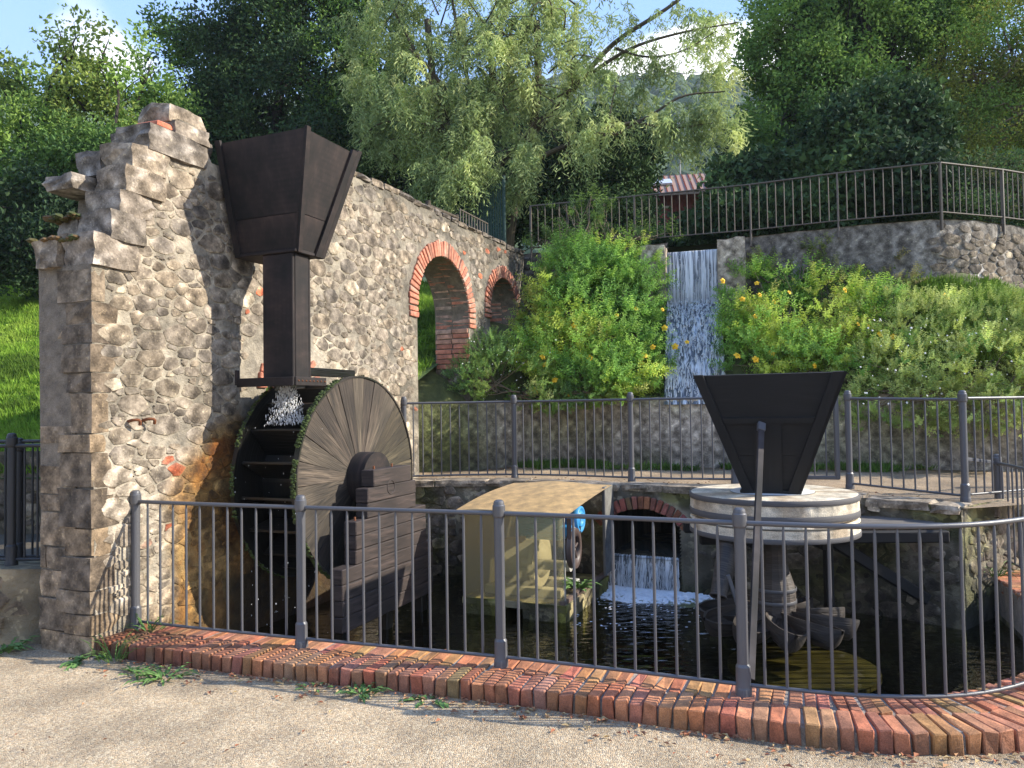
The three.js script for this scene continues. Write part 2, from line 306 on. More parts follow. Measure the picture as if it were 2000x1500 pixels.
// raise one polygon; map(s, h, out) places it; colour(s, h) per vertex
function stoneGeo(st, map, colour, rise, sink = 0.03) {
  const { poly, cx, cy, seed } = st, n = poly.length, p = [], u = [], c = [], idx = [];
  const ring = (k, o) => { for (const q of poly) { const s = cx + (q[0] - cx) * k, h = cy + (q[1] - cy) * k, e = o > 0 ? o * (0.5 + 1.0 * vnoise(s * 14, h * 14, Math.floor(seed * 99))) : o, v = map(s, h, e); p.push(v.x, v.y, v.z); u.push(s + seed * 7, h + seed * 13); c.push(...(o < 0 ? colour(s, h, 1) : k === 1 ? colour(s, h, 0.9) : colour(s, h, 0.3))); } };
  ring(1.04, -sink); ring(1, rise * 0.5); ring(0.9, rise + 0.002);
  const v = map(cx, cy, rise * (1.0 + 0.3 * seed)); p.push(v.x, v.y, v.z); u.push(cx + seed * 7, cy + seed * 13); c.push(...colour(cx, cy, 0));
  for (let k = 0; k < 2; k++) for (let i = 0; i < n; i++) { const a = k * n + i, b = k * n + (i + 1) % n; idx.push(a, b, b + n, a, b + n, a + n); }
  for (let i = 0; i < n; i++) idx.push(2 * n + i, 2 * n + (i + 1) % n, 3 * n);
  const g = new THREE.BufferGeometry(); g.setAttribute('position', new THREE.Float32BufferAttribute(p, 3)); g.setAttribute('uv', new THREE.Float32BufferAttribute(u, 2)); g.setAttribute('color', new THREE.Float32BufferAttribute(c, 3)); g.setIndex(idx);
  // nearly flat faces with a worn rim, each stone leaning a little its own way
  const N = [], o0 = map(cx, cy, 0), tx = (hash3(Math.floor(seed * 1e5), 1, 2) - 0.5) * 0.17, ty = (hash3(Math.floor(seed * 1e5), 5, 2) - 0.5) * 0.2, wd = map(cx, cy, 1).sub(o0).normalize(), sd = map(cx + 0.01, cy, 0).sub(o0).normalize(), hd = map(cx, cy + 0.01, 0).sub(o0).normalize(), face = wd.clone().addScaledVector(sd, tx).addScaledVector(hd, ty);
  [2.2, 0.5, 0.1].forEach((k) => poly.forEach((q) => { const v = face.clone().addScaledVector(sd, (q[0] - cx) / Math.hypot(q[0] - cx, q[1] - cy) * k).addScaledVector(hd, (q[1] - cy) / Math.hypot(q[0] - cx, q[1] - cy) * k).normalize(); N.push(v.x, v.y, v.z); })); face.normalize(); N.push(face.x, face.y, face.z);
  g.setAttribute('normal', new THREE.Float32BufferAttribute(N, 3)); return g;
}
const STONES = [[0.205, 0.182, 0.155], [0.165, 0.15, 0.132], [0.235, 0.21, 0.178], [0.15, 0.138, 0.126], [0.255, 0.222, 0.178], [0.195, 0.18, 0.16], [0.22, 0.19, 0.152], [0.175, 0.157, 0.135]];
const PALE = [0.50, 0.455, 0.37], REDBRICK = [0.46, 0.14, 0.075];
function layStones(parent, list, map, tint, { rise = [0.008, 0.035], most = 290, pale = 0.05, red = 0.018, cols = STONES, seed = 1, name = 'stone', near, plaster, smear = 1, grout = [0.35, 0.32, 0.27] } = {}) {
  const r = rng(seed), sorted = [...list].sort((a, b) => (near ? near(b) - near(a) : b.area - a.area)), rest = [];
  sorted.forEach((st, i) => {
    const k = r(), base = st.area < 0.012 && k < red * 3 ? REDBRICK : k > 1 - pale ? PALE : cols[Math.floor(r() * cols.length)], b = rr(r, 0.8, 1.2);
    const colour = (s, h, m = 0) => { const t = tint(s, h), n = b * (0.8 + 0.4 * fbm(s * 9, h * 9, 5, 3)), q = m * smear * ss(0.35, 0.6, fbm(s * 11 + i, h * 11, 9, 2)); const e = plaster ? plaster(s, h) : 0; return [0, 1, 2].map((j) => lerp(lerp(base[j] * n, grout[j] * (0.8 + 0.2 * n), e), grout[j], q) * t[j]); };
    const g = stoneGeo(st, map, colour, rr(r, rise[0], rise[1]));
    if (i < most) obj(name, g, M.stone, parent); else rest.push(g);
  });
  if (rest.length) { const m = obj('small_stones', merge(rest), M.stone, parent); m.userData.kind = 'stuff'; }
}
// smooth line through [x, d] points, sampled by length
class Line {
  constructor(pts, dense = 400) { this.c = new THREE.CatmullRomCurve3(pts.map((p) => V(p[0], p[2] ?? 0, -p[1])), false, 'centripetal'); this.c.arcLengthDivisions = dense; this.L = this.c.getLength(); }
  p(s) { return this.c.getPointAt(clamp(s / this.L)); }
  t(s) { const a = this.p(Math.max(0, s - 0.02)), b = this.p(Math.min(this.L, s + 0.02)); return b.sub(a).setY(0).normalize(); }
  n(s) { const t = this.t(s); return V(-t.z, 0, t.x); }       // to the right of travel: towards the camera when running left to right
  nearest(x, d) { let b = 0, m = 1e9; for (let i = 0; i <= 600; i++) { const q = this.p(i / 600 * this.L), e = Math.hypot(q.x - x, q.z + d); if (e < m) { m = e; b = i / 600 * this.L; } } return b; }
}

// ---------------------------------------------------------------- the ruined arched wall, in its own axes: x along it, y up, z out towards the pool
const WO = V(-2.985, 0, -5.5), WA = Math.acos(0.384), WALL_L = 8.42, WT = 0.56;
const wallToWorld = (s, h, w) => V(WO.x + 0.384 * s + 0.923 * w, h, WO.z - 0.923 * s + 0.384 * w);
const ARCH = [{ c: 5.425, r: 0.755, sp: 3.04, bot: -0.4, ring: 0.225 }, { c: 7.5, r: 0.55, sp: 3.26, bot: -0.4, ring: 0.215 }, { c: 2.15, r: 0.34, sp: 1.925, bot: 0.7, ring: 0.13 }];
const EDGE = [[-0.4, -0.01], [2.80, -0.05], [2.82, 0.06], [3.0, 0.1], [3.02, 0.2], [3.2, 0.22], [3.22, 0.26], [3.4, 0.28], [3.41, 0.33], [3.58, 0.34], [3.6, 0.42], [3.77, 0.46], [3.78, 0.55], [3.97, 0.58], [3.98, 0.7], [4.12, 0.76]];
const edgeAt = (h) => { for (let i = 1; i < EDGE.length; i++) if (h <= EDGE[i][0]) return lerp(EDGE[i - 1][1], EDGE[i][1], clamp((h - EDGE[i - 1][0]) / (EDGE[i][0] - EDGE[i - 1][0]))); return 0.76; };
const topAt = (s) => (s < 0.76 ? 4.1 : s < 1.1 ? 4.12 : s < 1.5 ? 3.86 : s < 2.3 ? lerp(3.9, 4.36, (s - 1.5) / 0.8) : 4.38 + 0.03 * (fbm(s * 2.3, 7) - 0.5) * 2);
function inArch(s, h, m) { for (const a of ARCH) { const r = a.r + m; if (h < a.sp ? Math.abs(s - a.c) < (m > 0.1 && h < a.sp - 0.12 ? a.r + 0.02 : r) && h > a.bot : Math.hypot(s - a.c, h - a.sp) < r) return true; } return false; }
// what has soaked into this wall: rust-coloured algae where the wheel splashes, wet black below the trough, grey lichen on top
function wallTint(s, h) {
  const n = fbm(s * 3, h * 3, 2, 4), e = fbm(s * 7, h * 5, 12, 4);
  let t = [1, 1, 1]; const mul = (c, k) => { t = t.map((x, i) => x * lerp(1, c[i], k)); };
  const left = lerp(0.54, 0.72, clamp((h - 0.1) / 1.3)) + 0.22 * (n - 0.5) * 2 + (h > 1.25 ? (h - 1.25) * 0.9 : 0);
  const k = ss(left - 0.12, left + 0.18, s) * ss(1.78, 1.45, h + 0.3 * (e - 0.5)) * ss(3.4, 2.9, s);
  mul([0.96, 0.70, 0.32], k); mul([0.9, 0.52, 0.16], k * ss(0.5, 0.62, e) * (0.35 + 0.65 * ss(1.0, 1.5, h))); mul([0.6, 0.54, 0.42], k * ss(0.5, 0.66, n)); 
  const wet = Math.max(ss(1.5, 1.75, s + 0.25 * (n - 0.5)) * ss(1.95, 1.7, h + 0.2 * (e - 0.5)) * ss(3.3, 2.9, s), ss(0.45, 0.2, h + 0.2 * (e - 0.5)) * ss(1.15, 1.4, s)); mul([0.18, 0.17, 0.13], wet);
  mul([0.62, 0.62, 0.6], 0.75 * ss(4.0, 4.35, h + 0.5 * (n - 0.5)) + 0.0);
  mul([0.72, 0.72, 0.70], ss(0.52, 0.7, fbm(s * 1.3, h * 1.6, 33, 4)) * 0.7);
  mul([0.55, 0.5, 0.42], ss(0.35, 0.0, h) * 0.6);
  mul([1.12, 1.1, 1.06], ss(0.5, 0.65, fbm(s * 1.1 + 9, h * 1.1, 55, 3)) * 0.6);
  return t;
}
const wall = thing('stone_wall', 'tall ruined rubble stone wall with brick arches and broken stepped end', 'wall', [WO.x, 0, WO.z], WA);
{
  const sh = new THREE.Shape(); sh.moveTo(EDGE[0][1] + 0.022, -0.85);
  for (const [h, s] of EDGE) sh.lineTo(s + 0.024, h);
  for (let s = 0.78; s <= WALL_L; s += 0.18) sh.lineTo(s, topAt(s));
  sh.lineTo(WALL_L, topAt(WALL_L)); sh.lineTo(WALL_L, -0.85); sh.closePath();
  for (const a of ARCH) { const p = new THREE.Path(); p.moveTo(a.c - a.r, a.bot); p.lineTo(a.c + a.r, a.bot); p.absarc(a.c, a.sp, a.r, 0, Math.PI, false); p.lineTo(a.c - a.r, a.bot); sh.holes.push(p); }
  const g = new THREE.ExtrudeGeometry(sh, { depth: WT - 0.01, bevelEnabled: false, curveSegments: 20 }); g.translate(0, 0, -WT);
  // the mortar's own colour over the whole face, 8.8 m by 4.6 m
  const mt = tex(2048, 1024, (u, v) => {
    const s = u * 8.8, h = v * 5.4 - 0.9, t = wallTint(s, h), n = fbm(s * 5, h * 5, 61, 5), q = fbm(s * 30, h * 30, 71, 3), k = (0.66 + 0.34 * (n - 0.5) * 2 * 0.8 + 0.22 * (q - 0.5)) * lerp(1.08, 0.86, ss(2.5, 5, s));
    const c = [0.84 * k, 0.79 * k, 0.71 * k].map((x) => Math.pow(clamp(x), 2.2) * 0.98); return c.map((x, i) => Math.pow(clamp(x * t[i]), 1 / 2.2));
  }, true, 1); mt.repeat.set(1 / 8.8, 1 / 5.4); mt.offset.set(0, 0.9 / 5.4);
  obj('mortar_core', g, [std([0.95, 0.94, 0.92], { map: mt, bumpMap: T.stoneBump, bumpScale: 0.02, roughness: 0.95 }), M.mortarDark], wall);

  const inside = (s, h, rad) => s > edgeAt(h) + (h < 2.8 ? 0.02 : 0.03) && s < WALL_L - 0.02 && h < topAt(s) - 0.015 && h > -0.3 && !inArch(s, h, 0.24) && !(s > 1.0 && s < 3.1 && h < 0.2);
  const list = rubble({ w: 8.5, h: 4.8, w0: -0.05, h0: -0.35, inside, rmin: 0.045, rmax: 0.165, aniso: 1.75, seed: 11, tries: 60000, gap: [0.003, 0.022], skip: 0.2, tight: 0.78 });
  layStones(wall, list, (s, h, o) => V(s, h, o - 0.003), wallTint, { seed: 5, most: 292, pale: 0.05, red: 0.008, near: (st) => st.area / Math.pow(5.5 + 0.923 * st.cx, 2), rise: [0.0, 0.007], plaster: (s, h) => 0.75 * ss(2.3, 1.2, h + 0.9 * (fbm(s * 1.5, h * 1.5, 91, 3) - 0.5)) * ss(0.3, 0.55, fbm(s * 3, h * 3, 95, 3)) });

  // the broken end: long dressed stones, face towards the camera
  const r = rng(21); let h = -0.25;
  const blockAt = (s0, s1, h0, h1, w0, w1, col, i) => { const g = block(s1 - s0, h1 - h0, w1 - w0, i, 0.1, 0.05); paint(g, (x, y, z) => { const S = (s0 + s1) / 2 + x, H = (h0 + h1) / 2 + y, n = 0.75 + 0.5 * fbm(S * 8, H * 8, z * 8 + i * 3, 3); return col.map((c) => c * n); }); g.translate((s0 + s1) / 2, (h0 + h1) / 2, (w0 + w1) / 2); obj('stone', g, M.stone, wall); };
  const brown = (c, k) => c.map((x, i) => x * [1.0, 0.9, 0.76][i] * k);
  while (h < 2.72) { const h1 = Math.min(h + rr(r, 0.13, 0.30), 2.8), dep = rr(r, 0.08, 0.24); blockAt(-0.045 + rr(r, 0, 0.02), dep, h + 0.004, h1 - 0.004, rr(r, -0.36, -0.22), -0.004, brown(STONES[Math.floor(r() * 8)], rr(r, 0.85, 1.05)), r() * 50); h = h1; }
  for (h = -0.25; h < 2.72;) { const h1 = Math.min(h + rr(r, 0.10, 0.26), 2.8), sp = rr(r, -0.5, -0.36); if (r() < 0.5) { blockAt(-0.025 + rr(r, 0, 0.012), 0.14, h + 0.006, h1 - 0.006, -WT + 0.01, sp - 0.006, brown(STONES[Math.floor(r() * 8)], 1.02), r() * 50); blockAt(-0.025 + rr(r, 0, 0.012), 0.14, h + 0.006, h1 - 0.006, sp + 0.006, -0.18, brown(STONES[Math.floor(r() * 8)], 1.02), r() * 50); } else if (r() < 0.85) blockAt(-0.026 + rr(r, 0, 0.012), 0.14, h + 0.006, h1 - 0.006, -WT + 0.01, -0.18, brown(STONES[Math.floor(r() * 8)], 1.02), r() * 50); h = h1; }
  // stepped capping stones
  const caps = [[-0.02, 0.36, 2.80, 3.02, -0.3, 0.02, 0], [-0.06, 0.32, 2.80, 2.99, -0.58, -0.31, 6], [0.12, 0.42, 3.01, 3.215, -0.32, 0.02, 1], [0.13, 0.42, 3.02, 3.2, -0.58, -0.33, 5],
    [0.2, 0.5, 3.21, 3.40, -0.34, 0.025, 0], [0.24, 0.58, 3.395, 3.59, -0.32, 0.03, 6], [0.08, 0.52, 3.42, 3.53, -0.64, -0.34, 1], [0.30, 0.64, 3.585, 3.785, -0.3, 0.02, 4], [0.30, 0.6, 3.58, 3.76, -0.58, -0.31, 3],
    [0.46, 1.08, 3.78, 3.985, -0.33, 0.028, 1], [0.72, 1.08, 3.98, 4.10, -0.3, 0.02, 2], [0.70, 1.06, 4.09, 4.235, -0.36, -0.02, 4], [0.6, 1.1, 3.8, 4.02, -0.58, -0.34, 3], [1.02, 1.14, 3.9, 4.02, -0.5, -0.03, 5]];
  caps.forEach(([s0, s1, h0, h1, w0, w1, c], i) => { const g = block(s1 - s0 + 0.02, (h1 - h0) * 1.08, w1 - w0, i * 7 + 3, 0.16, 0.10, true); paint(g, (x, y, z) => { const n = 0.7 + 0.6 * fbm(x * 9 + i, y * 9, z * 9, 3), l = ss(0.6, 0.72, fbm(x * 14 + i * 3, y * 14, z * 14 + 4, 3)) * 0.16; return STONES[c].map((q) => q * n * 1.05 + l); }); g.translate((s0 + s1) / 2, (h0 + h1) / 2, (w0 + w1) / 2); obj('capping_stone', g, M.stone, wall); });
  { const g = cbox(0.16, 0.05, 0.24, 0.008, 0.01, r); paint(g, () => REDBRICK); g.translate(0.66, 4.03, -0.14); obj('brick', g, M.brick, wall); }
  // coping along the unbroken top
  for (let s = 2.1; s < WALL_L - 0.1;) { const L = rr(r, 0.18, 0.42), hh = rr(r, 0.05, 0.09), y = topAt(s + L / 2); for (const [w0, w1] of [[-0.3, 0.012], [-WT - 0.01, -0.31]]) { const g = block(L - 0.012, hh, w1 - w0, s * 9 + w0, 0.25, 0.1), k = rr(r, 0.6, 1.0); const cc = STONES[Math.floor(r() * 8)]; paint(g, (x, yy, z) => { const n = k * (0.75 + 0.5 * fbm(x * 9 + s, z * 9, 3, 3)); return cc.map((q) => q * n); }); g.translate(s + L / 2, y - 0.005, (w0 + w1) / 2); obj('coping_stone', g, M.stone, wall); } s += L; }

  // brick arches: rings of voussoirs two deep through the wall, brick jambs below
  const brickTone = (k = 1) => { const q = r(), c = q < 0.15 ? [0.34, 0.14, 0.09] : q < 0.3 ? [0.46, 0.24, 0.16] : q < 0.42 ? [0.42, 0.27, 0.20] : [0.45, 0.17, 0.105], b = rr(r, 0.75, 1.15) * k; return c.map((x) => x * b); };
  ARCH.forEach((a, ai) => {
    const n = Math.round(Math.PI * (a.r + a.ring * 0.4) / 0.072), extra = ai === 2 ? 0 : 2;
    for (let i = -extra; i < n + extra; i++) for (const [w0, w1] of [[-0.27, 0.016], [-0.55, -0.28]]) {
      const left = i >= n, out = i < 0 || left, th = clamp((i + 0.5) / n, 0, 1) * Math.PI, L = a.ring - rr(r, 0, 0.03), tone = brickTone(), wd = Math.PI * (a.r + a.ring * 0.3) / n - 0.011;
      const g = cbox(L, wd, w1 - w0, 0.007, 0.01, r, V(1, 0, 0)), off = (r() - 0.5) * 0.012;
      const taper = g.attributes.position; for (let k = 0; k < taper.count; k++) { const x = taper.getX(k); taper.setY(k, taper.getY(k) * (out ? 1 : 1 + x / (a.r + a.ring / 2) * 0.85)); }
      paint(g, (x, y, z) => { const q = 0.8 + 0.4 * fbm(x * 20 + i, y * 20, z * 20, 2), m = ss(0.64, 0.74, fbm(x * 30 + i * 3, y * 30, z * 30, 2)); return tone.map((c, j) => lerp(c * q, [0.4, 0.35, 0.28][j], m * 0.6)); });
      if (out) { const row = left ? i - n : -1 - i; g.translate((left ? -1 : 1) * (a.r + L / 2), a.sp - (row + 0.5) * 0.075 - 0.01, (w0 + w1) / 2 + off * 0.5); g.translate(a.c, 0, 0); }
      else { g.translate(a.r + L / 2 + 0.001, 0, (w0 + w1) / 2 + off); g.rotateZ(th); g.translate(a.c, a.sp, 0); }
      obj('brick', g, M.brick, wall);
    }
  });
  // inner face of the far jamb of the first arch: brick courses, then rubble
  const a0 = ARCH[0];
  for (let k = 2; k < 10; k++) for (let j = 0; j < 2; j++) { const g = cbox(0.03, 0.062, 0.255, 0.006, 0.008, r), t = brickTone(0.9); paint(g, (x, y, z) => t.map((c) => c * (0.75 + 0.5 * fbm(x * 20 + k, y * 20, z * 20, 2)))); g.translate(a0.c + a0.r - 0.004, a0.sp - 0.045 - k * 0.074, -0.14 - 0.275 * j + (k % 2 ? 0.01 : -0.01)); obj('brick', g, M.brick, wall); }
  const jl = rubble({ w: 0.54, h: 2.0, w0: -0.55, h0: 0.5, inside: (s, h) => s > -0.54 && s < -0.01 && h < 2.25 && h > 0.5, rmin: 0.04, rmax: 0.1, aniso: 1.3, seed: 15, tries: 900 });
  layStones(wall, jl, (s, h, o) => V(a0.c + a0.r - o, h, s), () => [0.9, 0.9, 0.9], { seed: 8, most: 40, red: 0.05 });
  for (const [s, h] of [[0.285, 1.655], [0.42, 1.66]]) { const m = obj('iron_hook', [tube([V(s, h, -0.02), V(s, h + 0.012, 0.05), V(s + 0.03, h + 0.008, 0.075), V(s + 0.045, h - 0.025, 0.06)], 0.012, 10, 6)], M.rust, wall); }
  const mossSpots = []; for (let i = 0; i < 260; i++) { const c = r() < 0.6 ? [rr(r, -0.06, 0.2), 3.0, rr(r, -0.6, -0.1)] : [rr(r, 0.05, 0.35), 3.2, rr(r, -0.6, -0.3)]; const g = new THREE.IcosahedronGeometry(rr(r, 0.012, 0.035), 0); g.scale(1.4, 0.7, 1.4); g.translate(c[0], c[1] + rr(r, -0.015, 0.015), c[2]); const q = r(); paint(g, () => (q < 0.5 ? [0.13, 0.075, 0.025] : q < 0.8 ? [0.09, 0.075, 0.02] : [0.06, 0.075, 0.02])); mossSpots.push(g); }
  obj('moss', mossSpots, M.plain, wall).userData.kind = 'stuff';
}

// ---------------------------------------------------------------- plan lines ([x, d] from the camera's foot)
const KL = new Line([[-2.95, 5.84], [-2.5, 5.66], [-1.46, 5.29], [-0.1, 4.84], [0.6, 4.57], [1.26, 4.30], [1.85, 4.11], [2.36, 4.10], [2.86, 4.30], [3.4, 4.72], [3.95, 5.45], [4.3, 6.3], [4.5, 6.9], [4.62, 7.38]]);
const BL = new Line([[-1.55, 9.25], [-0.02, 9.1], [0.95, 8.52], [1.38, 8.36], [1.78, 8.12], [2.5, 7.75], [3.15, 7.3], [3.55, 7.0], [3.86, 6.66]]);
const ML = new Line([[-1.45, 10.55], [-0.5, 10.95], [0.78, 11.6], [1.82, 11.0], [4.7, 10.1], [5.9, 9.6], [9, 9.1]]);
const UL = new Line([[-0.2, 13.55], [0.35, 13.35], [3.9, 12.22], [5.06, 11.68], [6.36, 11.25], [8.06, 11.9], [12, 13.6]], 600);

// ---------------------------------------------------------------- ground
{
  const o = KL, dk = (x) => {                                       // far limit of the near paving at x
    if (x < -3.3) return 5.8; if (x > 5.0) return 9;
    let best = 9; for (let i = 0; i <= 240; i++) { const s = i / 240 * o.L, p = o.p(s).addScaledVector(o.n(s), 0.30); if (Math.abs(p.x - x) < 0.06) best = Math.min(best, -p.z); }
    return best < 9 ? best : x < -2 ? 5.8 : 7.6;
  };
  const nx = 200, ny = 60, x0 = -9, x1 = 9, lim = []; for (let i = 0; i <= nx; i++) lim.push(dk(lerp(x0, x1, i / nx)));
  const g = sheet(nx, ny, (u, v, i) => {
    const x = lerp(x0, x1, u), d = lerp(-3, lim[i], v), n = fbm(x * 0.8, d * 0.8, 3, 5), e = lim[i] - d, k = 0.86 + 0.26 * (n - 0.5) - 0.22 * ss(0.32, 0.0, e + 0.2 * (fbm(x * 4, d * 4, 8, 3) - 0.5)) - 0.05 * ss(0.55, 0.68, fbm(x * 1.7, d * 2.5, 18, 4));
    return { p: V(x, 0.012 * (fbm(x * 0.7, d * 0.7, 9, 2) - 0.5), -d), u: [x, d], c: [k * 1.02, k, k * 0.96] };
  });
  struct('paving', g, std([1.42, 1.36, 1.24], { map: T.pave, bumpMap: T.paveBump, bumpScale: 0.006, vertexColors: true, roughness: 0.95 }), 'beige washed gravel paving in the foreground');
  const big = new THREE.Shape(); big.moveTo(-900, -900); big.lineTo(900, -900); big.lineTo(900, 900); big.lineTo(-900, 900); big.closePath();
  const hole = new THREE.Path(); hole.moveTo(-8.5, -2.5); hole.lineTo(-8.5, 12); hole.lineTo(8.5, 12); hole.lineTo(8.5, -2.5); hole.closePath(); big.holes.push(hole);
  const gg = new THREE.ShapeGeometry(big); gg.rotateX(-Math.PI / 2); gg.translate(0, -0.05, 0); // y becomes -d
  struct('ground', gg, std([0.16, 0.16, 0.09], { roughness: 1 }), 'flat land around the site');
}
// ---------------------------------------------------------------- the basin: bed, lining and water
{
  const pts = []; for (let i = 0; i <= 60; i++) { const s = i / 60 * KL.L, p = KL.p(s).addScaledVector(KL.n(s), -0.16); pts.push([p.x, -p.z]); }
  for (let i = 40; i >= 0; i--) { const s = i / 40 * BL.L, p = BL.p(s); pts.push([p.x, -p.z + 0.05]); }
  pts.push([-1.75, 9.1]); 
  const sh = new THREE.Shape(pts.map((p) => new THREE.Vector2(p[0], p[1])));
  const bed = new THREE.ShapeGeometry(sh); bed.rotateX(-Math.PI / 2); bed.translate(0, -0.95, 0); 
  struct('pool_bed', bed, std([0.085, 0.072, 0.042], { map: T.mottle, roughness: 1 }), 'dark silty bed of the pool');
  const wg = new THREE.ShapeGeometry(sh); wg.rotateX(-Math.PI / 2); wg.translate(0, WATER, 0);
  { const p = wg.attributes.position, u = wg.attributes.uv; for (let i = 0; i < p.count; i++) u.setXY(i, p.getX(i), p.getZ(i)); }
  struct('water', wg, new THREE.MeshPhysicalMaterial({ color: new THREE.Color(0.46, 0.47, 0.30), transmission: 1, thickness: 0, ior: 1.33, roughness: 0.02, bumpMap: T.ripple, bumpScale: 0.022 }), 'dark still water filling the mill pool');
  // lining under the kerb
  const lin = sheet(120, 6, (u, v) => { const s = u * KL.L, p = KL.p(s).addScaledVector(KL.n(s), -0.165 + 0.02 * (fbm(s * 6, v * 6, 3, 3) - 0.5)), h = lerp(-1.0, 0.06, v), k = 0.5 * (0.7 + 0.6 * fbm(s * 3, h * 3, 6, 4)), m = ss(0.5, 0.65, fbm(s * 2.5, h * 2.5, 16, 4)); p.y = h; return { p, u: [s, h], c: [lerp(k, k * 0.6, m), lerp(k, k * 0.75, m), lerp(k * 0.9, k * 0.25, m)] }; });
  struct('pool_lining', lin, M.mottle, 'damp stone lining of the pool below the brick kerb');
}
// ---------------------------------------------------------------- brick kerb round the pool
const kerb = thing('brick_kerb', 'low red brick kerb curving round the mill pool', 'kerb', [0, 0, 0]);
{
  const r = rng(31), prof = [[0.292, -0.06], [0.288, 0.078], [0.272, 0.096], [-0.165, 0.097], [-0.175, 0.083], [-0.18, -0.2]];
  const g = sheet(160, prof.length - 1, (u, v, i, j) => { const s = u * KL.L, p = KL.p(s).addScaledVector(KL.n(s), prof[j][0]); p.y = prof[j][1]; return { p, u: [s, j * 0.2] }; });
  obj('mortar_bed', g.toNonIndexed(), M.mortar, kerb).geometry.computeVertexNormals();
  let n = 0;
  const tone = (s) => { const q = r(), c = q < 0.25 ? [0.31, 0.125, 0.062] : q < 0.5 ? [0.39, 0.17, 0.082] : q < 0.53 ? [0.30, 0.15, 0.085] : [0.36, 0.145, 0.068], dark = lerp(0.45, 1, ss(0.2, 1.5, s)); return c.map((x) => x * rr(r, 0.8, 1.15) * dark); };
  const rest = [];
  const put = (s, off, len, hh, w) => {
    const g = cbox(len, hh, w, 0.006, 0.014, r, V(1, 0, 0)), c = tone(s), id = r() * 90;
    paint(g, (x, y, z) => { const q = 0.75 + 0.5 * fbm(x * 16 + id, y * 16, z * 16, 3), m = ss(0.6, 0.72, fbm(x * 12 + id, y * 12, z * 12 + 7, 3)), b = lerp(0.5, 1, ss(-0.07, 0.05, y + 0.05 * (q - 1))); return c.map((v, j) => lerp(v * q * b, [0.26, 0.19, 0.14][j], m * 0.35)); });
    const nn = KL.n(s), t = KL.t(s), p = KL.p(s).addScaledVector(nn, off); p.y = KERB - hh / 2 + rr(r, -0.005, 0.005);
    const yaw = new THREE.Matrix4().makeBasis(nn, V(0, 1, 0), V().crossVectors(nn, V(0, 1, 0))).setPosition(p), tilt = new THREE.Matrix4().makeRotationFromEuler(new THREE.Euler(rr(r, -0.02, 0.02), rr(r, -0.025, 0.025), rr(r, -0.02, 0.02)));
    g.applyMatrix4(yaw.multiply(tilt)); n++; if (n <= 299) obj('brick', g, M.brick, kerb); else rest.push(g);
  };
  const k = (s) => { const a = KL.n(s - 0.05), b = KL.n(s + 0.05); return a.cross(b).y / 0.1; };
  for (let s = 0.1; s < KL.L - 0.05;) { const cur = Math.min(0.9, Math.abs(k(s))), st = 0.081 / (1 + 0.26 * cur); put(s, 0.2, 0.235, 0.128, 0.068); put(s + 0.02 * r(), -0.045, 0.255, 0.115, st * (1 - 0.05 * cur) - 0.011); s += st; }
  if (rest.length) obj('small_bricks', merge(rest), M.brick, kerb).userData.kind = 'stuff';
}
